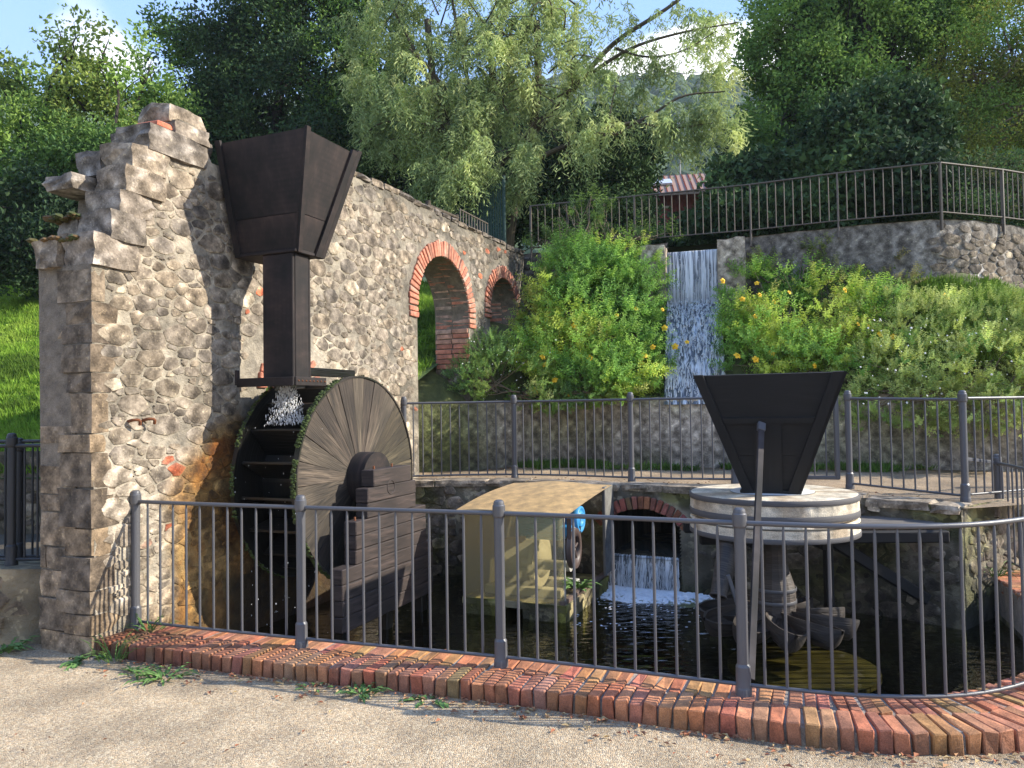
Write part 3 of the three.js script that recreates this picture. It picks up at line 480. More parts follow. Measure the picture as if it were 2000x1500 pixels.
// ---------------------------------------------------------------- back wall of the pool (with the culvert) and the path above it
const CULV = { s: BL.nearest(1.385, 8.36), r: 0.425, top: 0.60, sp: 0.42 };
{
  const inC = (s, h, m = 0) => { const x = s - CULV.s, R = (CULV.r * CULV.r + 0.18 * 0.18) / 0.36, cy = CULV.top - R; return h < CULV.sp ? Math.abs(x) < CULV.r + m : Math.hypot(x, h - cy) < R + m && h > cy; };
  const back = thing('pool_wall', 'mossy rubble retaining wall behind the pool with a small arched culvert', 'wall', [0, 0, 0]);
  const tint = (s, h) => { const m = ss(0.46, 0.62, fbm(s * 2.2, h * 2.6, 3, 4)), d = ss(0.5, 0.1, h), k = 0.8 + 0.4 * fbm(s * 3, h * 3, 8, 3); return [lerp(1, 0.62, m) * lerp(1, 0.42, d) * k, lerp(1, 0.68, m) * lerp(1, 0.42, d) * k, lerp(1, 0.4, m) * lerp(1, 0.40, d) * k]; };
  // face with an opening: a fine grid whose cells inside the opening are left out
  const nu = 260, nv = 50, P = (s, h, o = 0) => { const p = BL.p(s).addScaledVector(BL.n(s), o); p.y = h; return p; };
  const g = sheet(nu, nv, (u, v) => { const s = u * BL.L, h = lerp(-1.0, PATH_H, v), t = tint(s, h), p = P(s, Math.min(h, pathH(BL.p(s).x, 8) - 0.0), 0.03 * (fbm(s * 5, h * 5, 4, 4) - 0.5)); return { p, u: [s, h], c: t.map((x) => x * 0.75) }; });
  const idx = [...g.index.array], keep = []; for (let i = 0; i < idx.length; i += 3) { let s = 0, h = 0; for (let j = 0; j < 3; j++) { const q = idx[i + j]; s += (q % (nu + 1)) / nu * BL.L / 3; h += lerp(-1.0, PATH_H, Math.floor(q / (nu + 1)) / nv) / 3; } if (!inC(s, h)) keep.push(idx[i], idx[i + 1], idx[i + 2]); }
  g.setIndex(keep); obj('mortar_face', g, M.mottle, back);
  const list = rubble({ w: BL.L, h: 1.2, w0: 0, h0: -0.4, inside: (s, h) => s > 0.02 && s < BL.L - 0.02 && h < pathH(BL.p(s).x, 8) - 0.02 && h > -0.4 && !inC(s, h, 0.17), rmin: 0.045, rmax: 0.14, aniso: 1.5, seed: 41, tries: 9000, gap: [0.008, 0.03], skip: 0.12 });
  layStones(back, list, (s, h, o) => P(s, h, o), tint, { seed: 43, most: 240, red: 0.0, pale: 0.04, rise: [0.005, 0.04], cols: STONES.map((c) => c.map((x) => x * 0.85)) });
  const r = rng(45), R = (CULV.r ** 2 + 0.18 ** 2) / 0.36, cy = CULV.top - R, half = Math.asin(CULV.r / R), n = 17;
  for (let i = 0; i < n; i++) { const a = lerp(-half - 0.08, half + 0.08, (i + 0.5) / n), q = r(), c = (q < 0.3 ? [0.24, 0.09, 0.06] : [0.34, 0.12, 0.075]).map((x) => x * rr(r, 0.7, 1.1)), b = cbox(0.056, 0.13, 0.2, 0.008, 0.01, r); paint(b, (x, y, z) => c.map((v) => v * (0.7 + 0.6 * fbm(x * 20 + i, y * 20, z * 20, 2)))); b.translate(0, R + 0.066, -0.04); b.rotateZ(-a); b.translate(0, cy, 0); const nn = BL.n(CULV.s), t = BL.t(CULV.s), p = BL.p(CULV.s); b.applyMatrix4(new THREE.Matrix4().makeBasis(t, V(0, 1, 0), nn).setPosition(p)); obj('brick', b, M.brick, back); }
  // barrel of the culvert running back into the dark
  { const nn = BL.n(CULV.s), t = BL.t(CULV.s), p0 = BL.p(CULV.s), prof = [[-CULV.r - 0.02, -1], [-CULV.r - 0.02, CULV.sp]]; for (let i = 0; i <= 10; i++) { const a = lerp(-half, half, i / 10); prof.push([Math.sin(a) * (R + 0.02), cy + Math.cos(a) * (R + 0.02)]); } prof.push([CULV.r + 0.02, CULV.sp], [CULV.r + 0.02, -1]);
    const bar = sheet(prof.length - 1, 3, (u, v, i, j) => { const q = p0.clone().addScaledVector(t, prof[i][0]).addScaledVector(nn, 0.02 - v * 2.4); q.y = prof[i][1]; return { p: q, u: [i * 0.1, v * 2.4], c: [0.22, 0.2, 0.17] }; }); obj('culvert_barrel', bar, M.mottle, back);
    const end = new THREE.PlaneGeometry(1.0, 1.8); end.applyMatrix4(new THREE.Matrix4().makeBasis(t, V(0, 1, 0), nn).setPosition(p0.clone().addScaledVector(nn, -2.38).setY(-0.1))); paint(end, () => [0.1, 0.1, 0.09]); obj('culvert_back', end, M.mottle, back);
    const sill = cbox(0.84, 1.2, 1.6, 0.02, 0.02, r); paint(sill, () => [0.3, 0.28, 0.22]); sill.applyMatrix4(new THREE.Matrix4().makeBasis(t, V(0, 1, 0), nn).setPosition(p0.clone().addScaledVector(nn, -0.83).setY(-0.52))); obj('culvert_sill', sill, M.mottle, back); }
  // flat weathered coping
  for (let s = 0.05; s < BL.L - 0.1;) { const L = Math.min(rr(r, 0.3, 0.7), BL.L - s), b = block(L - 0.01, 0.075, 0.34, s * 5, 0.16, 0.06), q = rr(r, 0.85, 1.1); paint(b, (x, y, z) => { const n = q * (0.7 + 0.6 * fbm(x * 6 + s * 3, z * 6, y * 4, 4)); return [0.30 * n, 0.265 * n, 0.21 * n]; }); const m = s + L / 2, p = BL.p(m).addScaledVector(BL.n(m), -0.135); p.y = pathH(p.x, -p.z) - 0.02; b.applyMatrix4(new THREE.Matrix4().makeBasis(BL.t(m), V(0, 1, 0), BL.n(m)).setPosition(p)); obj('coping_stone', b, M.stone, back); s += L; }

  // path: from the coping back to the mossy wall
  const g2 = sheet(90, 30, (u, v) => { const a = BL.p(u * BL.L).addScaledVector(BL.n(u * BL.L), -0.06), b = ML.p(lerp(0, 0.72, u) * ML.L), p = a.lerp(b, v), d = -p.z, n = fbm(p.x * 2, d * 2, 5, 4), e = ss(0.7, 0.95, v + 0.25 * (fbm(p.x * 3, d * 3, 6, 3) - 0.5)); p.y = pathH(p.x, d) + 0.02 * (n - 0.5); const k = 0.8 + 0.5 * (n - 0.5); return { p, u: [p.x, d], c: [lerp(k, 0.32, e), lerp(k * 0.97, 0.29, e), lerp(k * 0.92, 0.2, e)] }; });
  struct('path', g2, std([1.15, 1.05, 0.94], { map: T.pave, bumpMap: T.paveBump, bumpScale: 0.006, vertexColors: true }), 'pale gravel path behind the far railing');
  const E0 = BL.p(BL.L), M1 = ML.p(0.72 * ML.L), e2 = ML.p(ML.L);
  const g3 = sheet(24, 12, (u, v) => { const a = V(E0.x, 0, E0.z).lerp(V(9, 0, -8.4), u), b = M1.clone().lerp(e2, u), p = a.lerp(b, v), d = -p.z; p.y = pathH(p.x, d) - 0.003; const k = 0.8 + 0.5 * (fbm(p.x * 2, d * 2, 5, 4) - 0.5); return { p, u: [p.x, d], c: [k, k * 0.97, k * 0.92] }; });
  struct('path', g3, std([1.15, 1.05, 0.94], { map: T.pave, bumpMap: T.paveBump, bumpScale: 0.006, vertexColors: true }), 'pale gravel path running on to the right');
  const RL = new Line([[3.86, 6.66], [4.3, 7.0], [5.1, 7.5], [9, 8.4]]);
  const side = thing('path_wall', 'short rubble wall holding up the path behind the low right railing', 'wall', [0, 0, 0]);
  obj('mortar_face', sheet(60, 14, (u, v) => { const s = u * RL.L, h = lerp(-1.0, 0.79, v), p = RL.p(s).addScaledVector(RL.n(s), 0.03 * (fbm(s * 5, h * 5, 4, 4) - 0.5)); p.y = h; return { p, u: [s, h], c: tint(s, h).map((x) => x * 0.8) }; }), M.mottle, side);
  layStones(side, rubble({ w: 2.4, h: 1.0, w0: 0, h0: -0.2, inside: (s, h) => s > 0.02 && s < 2.4 && h < 0.76 && h > -0.2, rmin: 0.05, rmax: 0.13, aniso: 1.4, seed: 47, tries: 2500 }), (s, h, o) => { const p = RL.p(s).addScaledVector(RL.n(s), o); p.y = h; return p; }, tint, { seed: 48, most: 80, red: 0 });
}
// ---------------------------------------------------------------- mossy wall behind the path, bank above it, upper wall
{
  const w = thing('path_back_wall', 'low stained concrete wall at the back of the path, overhung by shrubs', 'wall', [0, 0, 0]);
  const top = (s) => 1.82 + 0.03 * (fbm(s * 2, 5, 1, 3) - 0.5);
  const g = sheet(160, 16, (u, v) => { const s = u * ML.L, h = lerp(0.6, top(s), v), n = fbm(s * 2.4, h * 2.4, 5, 5), p = ML.p(s).addScaledVector(ML.n(s), 0.07 * (n - 0.5) + 0.02 * (1 - v)); p.y = h; const m = ss(0.45, 0.62, fbm(s * 1.3, h * 2.2, 22, 4)) , d = ss(0.75, 0.3, v) * 0.4, gr = ss(1.9, 0.6, s); let c = [0.50, 0.465, 0.40].map((x) => x * (0.75 + 0.5 * (n - 0.5)) * (1 - d)); c = c.map((x, i) => lerp(x, x * [0.62, 0.70, 0.42][i], m * 0.5)).map((x, i) => lerp(x, x * [0.25, 0.32, 0.14][i], gr)); return { p, u: [s, h], c }; });
  obj('wall_face', g, M.stone, w);
  obj('wall_top', sheet(80, 1, (u, v) => { const s = u * ML.L, p = ML.p(s).addScaledVector(ML.n(s), -0.4 * v); p.y = top(s); return { p, u: [s, v * 0.4], c: [0.5, 0.48, 0.4] }; }), M.mottle, w);
}
const bankH = (x) => lerp(3.4, 3.55, clamp(x / 6));
{
  const g = sheet(60, 12, (u, v) => { const a = ML.p(u * ML.L).addScaledVector(ML.n(u * ML.L), -0.3), b = UL.p(lerp(0, 0.62, u) * UL.L), p = a.lerp(b, v); p.y = lerp(1.78, bankH(p.x), Math.pow(v, 0.8)) + 0.2 * (fbm(p.x * 1.5, p.z * 1.5, 4, 3) - 0.5); const n = fbm(p.x * 3, p.z * 3, 9, 4); return { p, u: [p.x, p.z], c: [0.07 + 0.05 * n, 0.075 + 0.06 * n, 0.03] }; });
  struct('bank', g, M.plain, 'earth bank between the path and the upper terrace');
}
const upper = thing('terrace_wall', 'dark rendered retaining wall of the upper terrace with white lime streaks', 'wall', [0, 0, 0]);
{
  const WF = UL.nearest(3.0, 12.52), corner = UL.nearest(6.36, 11.25), P = (s, h, o = 0) => { const p = UL.p(s).addScaledVector(UL.n(s), o); p.y = h; return p; };
  const gap = (s, h) => Math.abs(s - WF) < 0.42 && h > 3.0;
  const tint = (s, h) => { const n = fbm(s * 1.6, h * 2, 4, 5), st = ss(0.6, 0.7, fbm(s * 4.5, h * 0.9, 14, 4)) * ss(4.3, 3.9, h), lit = 0.62 + 0.5 * (n - 0.5); const c = [lit, lit * 0.97, lit * 0.9]; return c.map((x) => lerp(x, 1.5, st * 0.55)); };
  const nu = 300, nv = 24, h0 = 2.6;
  const g = sheet(nu, nv, (u, v) => { const s = u * UL.L, h = lerp(h0, UPPER, v), rough = s > corner - 0.5 ? 0.05 : 0.02; return { p: P(s, h + 0.03 * v * (fbm(s * 3, 3, 1, 3) - 0.5), rough * (fbm(s * 5, h * 5, 6, 4) - 0.5)), u: [s, h], c: tint(s, h).map((x) => x * (s > corner - 0.4 ? 0.34 : 0.235)) }; });
  const idx = [...g.index.array], keep = []; for (let i = 0; i < idx.length; i += 3) { let s = 0, h = 0; for (let j = 0; j < 3; j++) { const q = idx[i + j]; s += (q % (nu + 1)) / nu * UL.L / 3; h += lerp(h0, UPPER, Math.floor(q / (nu + 1)) / nv) / 3; } if (!gap(s, h)) keep.push(idx[i], idx[i + 1], idx[i + 2]); }
  g.setIndex(keep); obj('wall_face', g, M.stone, upper);
  obj('wall_top', sheet(120, 1, (u, v) => { const s = u * UL.L, p = P(s, UPPER - 0.002 + 0.03 * (fbm(s * 3, 3, 1, 3) - 0.5) - (Math.abs(s - WF) < 0.45 ? 0.3 : 0), 0.02 - 0.45 * v); return { p, u: [s, v], c: [0.4, 0.35, 0.26] }; }), M.mottle, upper);
  layStones(upper, rubble({ w: 4, h: 1.4, w0: corner - 0.35, h0: 3.1, inside: (s, h) => s > corner - 0.3 && s < corner + 3.6 && h > 3.1 && h < UPPER - 0.02, rmin: 0.06, rmax: 0.16, aniso: 1.9, seed: 51, tries: 3500 }), (s, h, o) => P(s, h, o), () => [0.72, 0.7, 0.66], { seed: 52, most: 130, red: 0, pale: 0.03, rise: [0.005, 0.03] });
  // big dark blocks next to the end of the arched wall
  const r = rng(53);
  for (let row = 0; row < 5; row++) for (let k = 0; k < 4; k++) { const s = 0.42 + k * 0.36 + (row % 2) * 0.16, b = block(0.345, 0.2, 0.1, row * 9 + k, 0.1, 0.03), q = rr(r, 0.7, 1.1); paint(b, (x, y) => { const n = q * (0.7 + 0.6 * fbm(x * 9 + k, y * 9 + row, 3, 3)); return [0.11 * n, 0.105 * n, 0.09 * n]; }); b.applyMatrix4(new THREE.Matrix4().makeBasis(UL.t(s), V(0, 1, 0), UL.n(s)).setPosition(P(s, 3.36 + row * 0.212, 0.0))); obj('stone_block', b, M.stone, upper); }
  // short piers either side of the falls
  for (const [ds, w, hh] of [[0.62, 0.42, 0.98], [-0.62, 0.4, 0.9]]) { const s = WF + ds, b = block(w, hh, 0.4, ds * 9, 0.1, 0.05); paint(b, (x, y, z) => { const n = 0.8 + 0.5 * fbm(x * 7 + s, y * 7, z * 7, 4); return [0.34 * n, 0.31 * n, 0.26 * n]; }); b.applyMatrix4(new THREE.Matrix4().makeBasis(UL.t(s), V(0, 1, 0), UL.n(s)).setPosition(P(s, UPPER - 0.08 - hh / 2, 0.16))); obj('pier', b, M.stone, upper); }
}
// ---------------------------------------------------------------- land behind: grass slope on the left, upper terrace, far hill
function land(x, d) {
  const far = UPPER - 0.03 + Math.max(0, d - 24) * 0.02, n = 0.25 * (fbm(x * 0.35, d * 0.35, 3, 3) - 0.5);
  const sl = clamp(1.2 + (d - 8.8) * 0.44, 0.5, far) + n * ss(8.5, 10, d);
  return lerp(sl, far, ss(-0.6, 0.2, x - (13 - d) * 0.12));
}
{
  const edge = (x) => {                                             // where this land starts
    if (x > -0.15) { let b = 60; for (let i = 0; i <= 200; i++) { const p = UL.p(i / 200 * UL.L); if (Math.abs(p.x - x) < 0.12) b = Math.min(b, -p.z + 0.2); } return b < 60 ? b : 13.8; }
    const s = (x - WO.x + 0.923 * 0.5) / 0.384; return Math.max(8.4, 5.5 + 0.923 * clamp(s, 0, 8.4) + 0.384 * 0.5 - 0.0);
  };
  const nx = 150, x0 = -45, x1 = 45, lim = []; for (let i = 0; i <= nx; i++) { const t = i / nx * 2 - 1; lim.push(edge(45 * Math.sign(t) * Math.pow(Math.abs(t), 2.2))); }
  const g = sheet(nx, 70, (u, v, i) => { const t = u * 2 - 1, x = 45 * Math.sign(t) * Math.pow(Math.abs(t), 2.2), d = lerp(lim[i], 75, Math.pow(v, 1.8)), n = fbm(x * 1.1, d * 1.1, 13, 4); return { p: V(x, land(x, d), -d), u: [x, d], c: [0.075 + 0.05 * (n - 0.5), 0.115 + 0.06 * (n - 0.5), 0.025] }; });
  struct('grass_slope', g, M.plain, 'grassy ground rising behind the wall and along the terrace');
}

// everything by the wall shares its axes: wl(s, h, w)
const wl = (s, h, w) => V(s, h, w);
const atWall = (s, h, w) => { const p = wallToWorld(s, h, w); return [p.x, p.y, p.z]; };
// ---------------------------------------------------------------- upper hopper with chute and tray
{
  const B = [1.25, 0, 0.45], t = thing('wooden_hopper', 'big dark brown wooden hopper on a square chute mounted against the ruined wall', 'hopper', atWall(...B), WA), r = rng(61);
  const L = (s, h, w) => V(s - B[0], h - B[1], w - B[2]);
  const s0 = 1.16, s1 = 1.88, w0 = 0.03, w1 = 0.95, yt = 4.03, b0 = 1.36, b1 = 1.68, q0 = 0.06, q1 = 0.70, yb = 3.095;
  const C = (i, j, k) => L(lerp(i ? b1 : b0, i ? s1 : s0, k), lerp(yb, yt, k), lerp(j ? q1 : q0, j ? w1 : w0, k));  // corner at height share k
  const boards = [0, 0.31, 1.0];
  const side = (a, b) => { const n = V().crossVectors(V().subVectors(C(...b, 0.5), C(...a, 0.5)), V().subVectors(C(...a, 1), C(...a, 0))).normalize(), c = L((b0 + b1) / 2, 3.5, 0.4), m = C(...a, 0.5).add(C(...b, 0.5)).multiplyScalar(0.5); if (n.dot(V().subVectors(m, c)) < 0) n.negate();
    for (let i = 0; i < 2; i++) { const k0 = boards[i] + 0.003, k1 = boards[i + 1] - 0.003, e = (i ? 0 : 0.002); obj('board', slab([C(...a, k0), C(...b, k0), C(...b, k1), C(...a, k1)].map((p) => p.addScaledVector(n, -e)), n, 0.03, V().subVectors(C(...b, 0.5), C(...a, 0.5)).normalize(), r), M.darkWood, t); } return n; };
  const nA = side([0, 0], [0, 1]), nB = side([0, 1], [1, 1]), nC = side([1, 0], [1, 1]), nD = side([0, 0], [1, 0]);
  // corner battens: proud strips along the slanting edges
  const bat = (c, along, n, w) => { const p0 = C(...c, -0.02), p1 = C(...c, 1.02); obj('batten', slab([p0, p0.clone().addScaledVector(along, w), p1.clone().addScaledVector(along, w), p1].map((p) => p.addScaledVector(n, 0.028)), n, 0.026, V().subVectors(p1, p0).normalize(), r), M.darkWood, t); };
  bat([0, 0], V(0, 0, 1), nA, 0.055); bat([0, 1], V(1, 0, 0), nB, 0.05); bat([1, 1], V(-1, 0, 0), nB, 0.075);
  { const p0 = C(1, 1, -0.03), p1 = C(1, 1, 1.03), e = V(0.055, 0, 0); obj('batten', hexa([p0, p0.clone().add(e), p0.clone().add(e).addScaledVector(V(0, 0, -1), 0.07), p0.clone().addScaledVector(V(0, 0, -1), 0.07)].map((p) => p.add(V(0, 0, 0.03))), [p1, p1.clone().add(e), p1.clone().add(e).addScaledVector(V(0, 0, -1), 0.07), p1.clone().addScaledVector(V(0, 0, -1), 0.07)].map((p) => p.add(V(0, 0, 0.03))), V(0, 1, 0), r), M.darkWood, t); }
  obj('floor_board', move(cbox(0.36, 0.03, 0.66, 0.005, 0, r), 1.52 - B[0], yb - 0.012, 0.38 - B[2]), M.darkWood, t);
  // chute: four boards
  const c0 = 1.355, c1 = 1.60, d0 = 0.345, d1 = 0.665, cy0 = 1.985, cy1 = yb - 0.03, H = cy1 - cy0, my = (cy0 + cy1) / 2;
  const put = (sx, sz, x, z) => obj('chute_board', move(cbox(sx, H, sz, 0.006, 0, r, V(0, 1, 0)), x - B[0], my, z - B[2]), M.darkWood, t);
  put(0.03, d1 - d0, c0 + 0.015, (d0 + d1) / 2); put(0.03, d1 - d0, c1 - 0.015, (d0 + d1) / 2); put(c1 - c0 - 0.064, 0.03, (c0 + c1) / 2, d1 - 0.012); put(c1 - c0 - 0.064, 0.03, (c0 + c1) / 2, d0 + 0.02);
  // tray under the chute and the flume over the wheel
  const ty = 1.93;
  obj('tray', [move(cbox(0.40, 0.03, 0.52, 0.005, 0, r), 1.49 - B[0], ty + 0.03, 0.45 - B[2]), move(cbox(0.022, 0.075, 0.60, 0.005, 0, r), 1.28 - B[0], ty + 0.035, 0.43 - B[2]), move(cbox(0.42, 0.075, 0.022, 0.005, 0, r), 1.50 - B[0], ty + 0.036, 0.735 - B[2])], M.darkWood, t);
  obj('tray_post', move(cbox(0.035, 0.13, 0.03, 0.005, 0, r), 1.29 - B[0], ty + 0.08, 0.12 - B[2]), M.darkWood, t);
  obj('flume_beam', move(cbox(0.9, 0.075, 0.06, 0.006, 0, r), 1.95 - B[0], ty + 0.135, 0.55 - B[2]), M.wetWood, t);
  const ms = []; for (let i = 0; i < 60; i++) { const g = new THREE.IcosahedronGeometry(rr(r, 0.008, 0.02), 0); g.scale(1.3, 0.6, 1.3); g.translate(rr(r, 1.29, 1.36) - B[0], ty + 0.05, rr(r, 0.14, 0.4) - B[2]); ms.push(g); } obj('moss', ms, M.moss, t).userData.kind = 'stuff';
  const bolts = []; for (let i = 0; i < 8; i++) { const g = new THREE.SphereGeometry(0.008, 6, 4); g.translate(lerp(1.32, 1.68, i / 7) - B[0], ty + 0.04, 0.748 - B[2]); bolts.push(g); } obj('bolts', bolts, M.rust, t).userData.kind = 'stuff';
}
// ---------------------------------------------------------------- water wheel
const AX = [2.08, 1.095], WR = 0.935;
{
  const t = thing('water_wheel', 'weathered wooden water wheel with a planked outer disc standing against the wall', 'water wheel', atWall(AX[0], AX[1], 0), WA), r = rng(71);
  const WO1 = 0.85, WI = 0.17, n = 27; let a = 0.12; const cuts = [a]; for (let i = 0; i < n - 1; i++) { a += (2 * Math.PI / n) * rr(r, 0.82, 1.18); cuts.push(a); } const k = (2 * Math.PI) / (a + 2 * Math.PI / n - 0.12); const ang = cuts.map((c) => 0.12 + (c - 0.12) * k);
  for (let i = 0; i < n; i++) {
    const a0 = ang[i] + 0.007, a1 = (i + 1 < n ? ang[i + 1] : ang[0] + 2 * Math.PI) - 0.006, m = (a0 + a1) / 2, sh = new THREE.Shape(); sh.moveTo(Math.cos(a0) * 0.06, Math.sin(a0) * 0.06);
    for (let j = 0; j <= 3; j++) { const q = lerp(a0, a1, j / 3); sh.lineTo(Math.cos(q) * (WR - 0.018), Math.sin(q) * (WR - 0.018)); } sh.lineTo(Math.cos(a1) * 0.06, Math.sin(a1) * 0.06); sh.closePath();
    const g = new THREE.ExtrudeGeometry(sh, { depth: 0.03, bevelEnabled: true, bevelSize: 0.003, bevelThickness: 0.003, bevelSegments: 1, curveSegments: 3 }); g.translate(0, 0, WO1 - 0.036 + rr(r, -0.004, 0.004));
    const p = g.attributes.position, u = g.attributes.uv, o = r() * 9; for (let j = 0; j < p.count; j++) { const x = p.getX(j), y = p.getY(j); u.setXY(j, x * Math.cos(m) + y * Math.sin(m) + o, -x * Math.sin(m) + y * Math.cos(m) + o * 2); }
    const b = rr(r, 0.62, 1.2), dk = r();
    // extra cuts so that stains have room
    const base = dk < 0.25 ? [0.165, 0.135, 0.115] : dk < 0.6 ? [0.215, 0.18, 0.15] : [0.26, 0.225, 0.185];
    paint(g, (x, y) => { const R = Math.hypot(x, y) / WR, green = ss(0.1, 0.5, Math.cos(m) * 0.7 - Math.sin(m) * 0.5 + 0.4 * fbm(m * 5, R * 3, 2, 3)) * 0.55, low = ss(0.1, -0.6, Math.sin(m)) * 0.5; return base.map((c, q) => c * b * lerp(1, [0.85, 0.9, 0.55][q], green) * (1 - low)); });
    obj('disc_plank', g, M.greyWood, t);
  }
  const ring = (ri, ro, w0, w1, seg = 56) => lathe([[ri, w0], [ro, w0], [ro, w1], [ri, w1], [ri, w0]], seg).rotateX(Math.PI / 2);
  { const g = ring(WR - 0.016, WR, WO1 - 0.045, WO1 + 0.006); paint(g.toNonIndexed(), () => 0); const q = g.toNonIndexed(); q.computeVertexNormals(); paint(q, (x, y, z) => { const n = fbm(x * 6, y * 6, z * 6, 3); return n > 0.56 ? [0.05, 0.06, 0.015] : [0.14, 0.12, 0.10].map((c) => c * (0.6 + 0.7 * n)); }); obj('rim', q, M.greyWood, t); }
  { const q = ring(0.5, WR, WI, WI + 0.04).toNonIndexed(); q.computeVertexNormals(); obj('inner_rim', q, M.wetWood, t); }
  { const q = ring(0.56, 0.585, WI, WO1 - 0.05, 32).toNonIndexed(); q.computeVertexNormals(); obj('drum', q, M.wetWood, t); }
  for (let i = 0; i < 18; i++) { const g = cbox(0.385, 0.025, WO1 - WI - 0.09, 0.005, 0, r); g.translate(0.745, 0, (WO1 + WI) / 2); g.rotateZ(-0.5); const q = g.attributes.position; g.translate(0.02, 0.26, 0); g.rotateZ(i / 18 * 2 * Math.PI); obj('bucket', g, M.wetWood, t); }
  for (let i = 0; i < 6; i++) { const g = cbox(1.14, 0.08, 0.06, 0.008, 0, r); g.rotateZ(i / 6 * Math.PI); g.translate(0, 0, WI + 0.02 + 0.012 * i); obj('spoke', g, M.wetWood, t); }
  { const g = new THREE.CylinderGeometry(0.235, 0.235, 0.175, 40, 1); g.rotateX(Math.PI / 2); g.translate(0, 0, WO1 + 0.089); const q = g.toNonIndexed(); obj('hub', q, M.darkWood, t); }
  { const g = new THREE.CylinderGeometry(0.07, 0.07, 1.25, 16, 1); g.rotateX(Math.PI / 2); g.translate(0, 0, 0.5); obj('axle', g, M.blackWood, t); }
  const ms = []; for (let i = 0; i < 1500; i++) { const q = r(), th = q < 0.65 ? rr(r, 1.9, 4.4) : rr(r, 0.3, 6), out = r() < 0.7, g = new THREE.IcosahedronGeometry(rr(r, 0.003, 0.010) * (q < 0.65 ? 1.3 : 0.8), 0); if (fbm(Math.cos(th) * 7, Math.sin(th) * 7, 3) < 0.42) continue; g.scale(1, 1, 1.5); g.translate(Math.cos(th) * (WR + rr(r, -0.004, 0.012)), Math.sin(th) * (WR + rr(r, -0.004, 0.012)), out ? WO1 - rr(r, 0.0, 0.05) : WI + rr(r, 0, 0.04)); const b = rr(r, 0.5, 1.3); paint(g, () => [0.06 * b, 0.085 * b, 0.016 * b]); ms.push(g); }
  obj('moss', ms, M.plain, t).userData.kind = 'stuff';
  { const w = []; for (let i = 0; i < 26; i++) { const a = r() * 6.28, g = new THREE.ConeGeometry(0.008, rr(r, 0.03, 0.07), 4); g.translate(0, 0.03, 0); g.rotateX(0.9); g.rotateZ(a); g.translate(-0.16 + rr(r, -0.02, 0.02), 0.0 + rr(r, -0.02, 0.02), WO1 + 0.01); w.push(g); } obj('weed_tuft', w, std([0.16, 0.28, 0.05]), t).userData.kind = 'stuff'; }
}
// ---------------------------------------------------------------- stepped timber frame that carries the axle
{
  const W1 = 1.165, TH2 = 0.125, t = thing('axle_frame', 'stepped wall of dark brown beams carrying the water wheel axle', 'timber frame', atWall(AX[0], -0.1, W1 - TH2 / 2), WA), r = rng(81);
  const rows = []; const add = (h0, h1, s0, s1, n) => { for (let i = 0; i < n; i++) rows.push([lerp(h0, h1, i / n), lerp(h0, h1, (i + 1) / n), s0, s1]); };
  add(-0.10, 0.42, 1.325, 2.86, 4); add(0.42, 0.78, 1.525, 2.73, 3); add(0.78, 1.04, 1.705, 2.53, 2); add(1.04, 1.19, 1.80, 2.44, 1);
  rows.forEach(([h0, h1, s0, s1], i) => obj('beam', move(cbox(s1 - s0 + rr(r, -0.012, 0.004), h1 - h0 - 0.004, TH2 + rr(r, -0.004, 0.004), 0.007, 0.004, r), (s0 + s1) / 2 - AX[0], (h0 + h1) / 2 + 0.1, 0), M.frameWood, t));
  { const g = new THREE.TorusGeometry(0.062, 0.006, 6, 28); g.translate(0.0, AX[1] - 0.08 + 0.1 - 0.0, TH2 / 2 + 0.002); obj('axle_cap', g, M.frameWood, t); }
  for (const [s, h] of [[2.2, 1.2], [1.9, 1.2], [1.6, 0.79], [2.78, 0.43]]) { const g = new THREE.CylinderGeometry(0.01, 0.01, 0.035, 8); g.translate(s - AX[0], h + 0.1, 0); obj('bolt', g, M.rust, t); }
  for (const s of [1.42, 2.1, 2.74]) obj('leg', move(cbox(0.11, 0.75, 0.10, 0.01, 0, r), s - AX[0], -0.38, -0.02), M.wetWood, t);
}
// ---------------------------------------------------------------- railings
function balusters(t, line, s0, s1, { base, h0, h1, step, rad, mat, y }) {
  const n = Math.max(2, Math.round((s1 - s0) / step));
  for (let i = 1; i < n; i++) { const s = lerp(s0, s1, i / n), p = line.p(s), b = y(s); const g = new THREE.CylinderGeometry(rad, rad, h1 - h0 - 0.06, 7, 1, true), neck = new THREE.CylinderGeometry(rad * 0.55, rad, 0.06, 7, 1, true); neck.translate(0, (h1 - h0) / 2 - 0.03, 0); g.translate(0, -0.03, 0); const m = merge([g, neck]); m.translate(p.x, b + (h0 + h1) / 2, p.z); obj('bar', m, mat, t); }
}
function lightRail(t, line, s0, s1, off, rad, y, mat, name, n = 20) { const pts = []; for (let i = 0; i <= n; i++) { const s = lerp(s0, s1, i / n), p = line.p(s); p.y = y(s) + off; pts.push(p); } const g = new THREE.TubeGeometry(new THREE.CatmullRomCurve3(pts), n * 2, rad, 8); return obj(name, g, mat, t); }
function poolPost(t, p, y, H = 1.03, k = 1, mat = M.iron) {
  const g = lathe([[0, H], [0.018 * k, H], [0.03 * k, H - 0.008], [0.0345 * k, H - 0.022], [0.0345 * k, H - 0.03], [0.040 * k, H - 0.036], [0.041 * k, H - 0.092], [0.038 * k, H - 0.105], [0.032 * k, H - 0.112], [0.031 * k, 0.17], [0.040 * k, 0.155], [0.041 * k, 0.045], [0.045 * k, 0.036], [0.046 * k, -0.03], [0, -0.03]], 18);
  const q = toCreasedNormals(g, 0.5); q.translate(p.x, y, p.z); obj('post', q, mat, t);
}
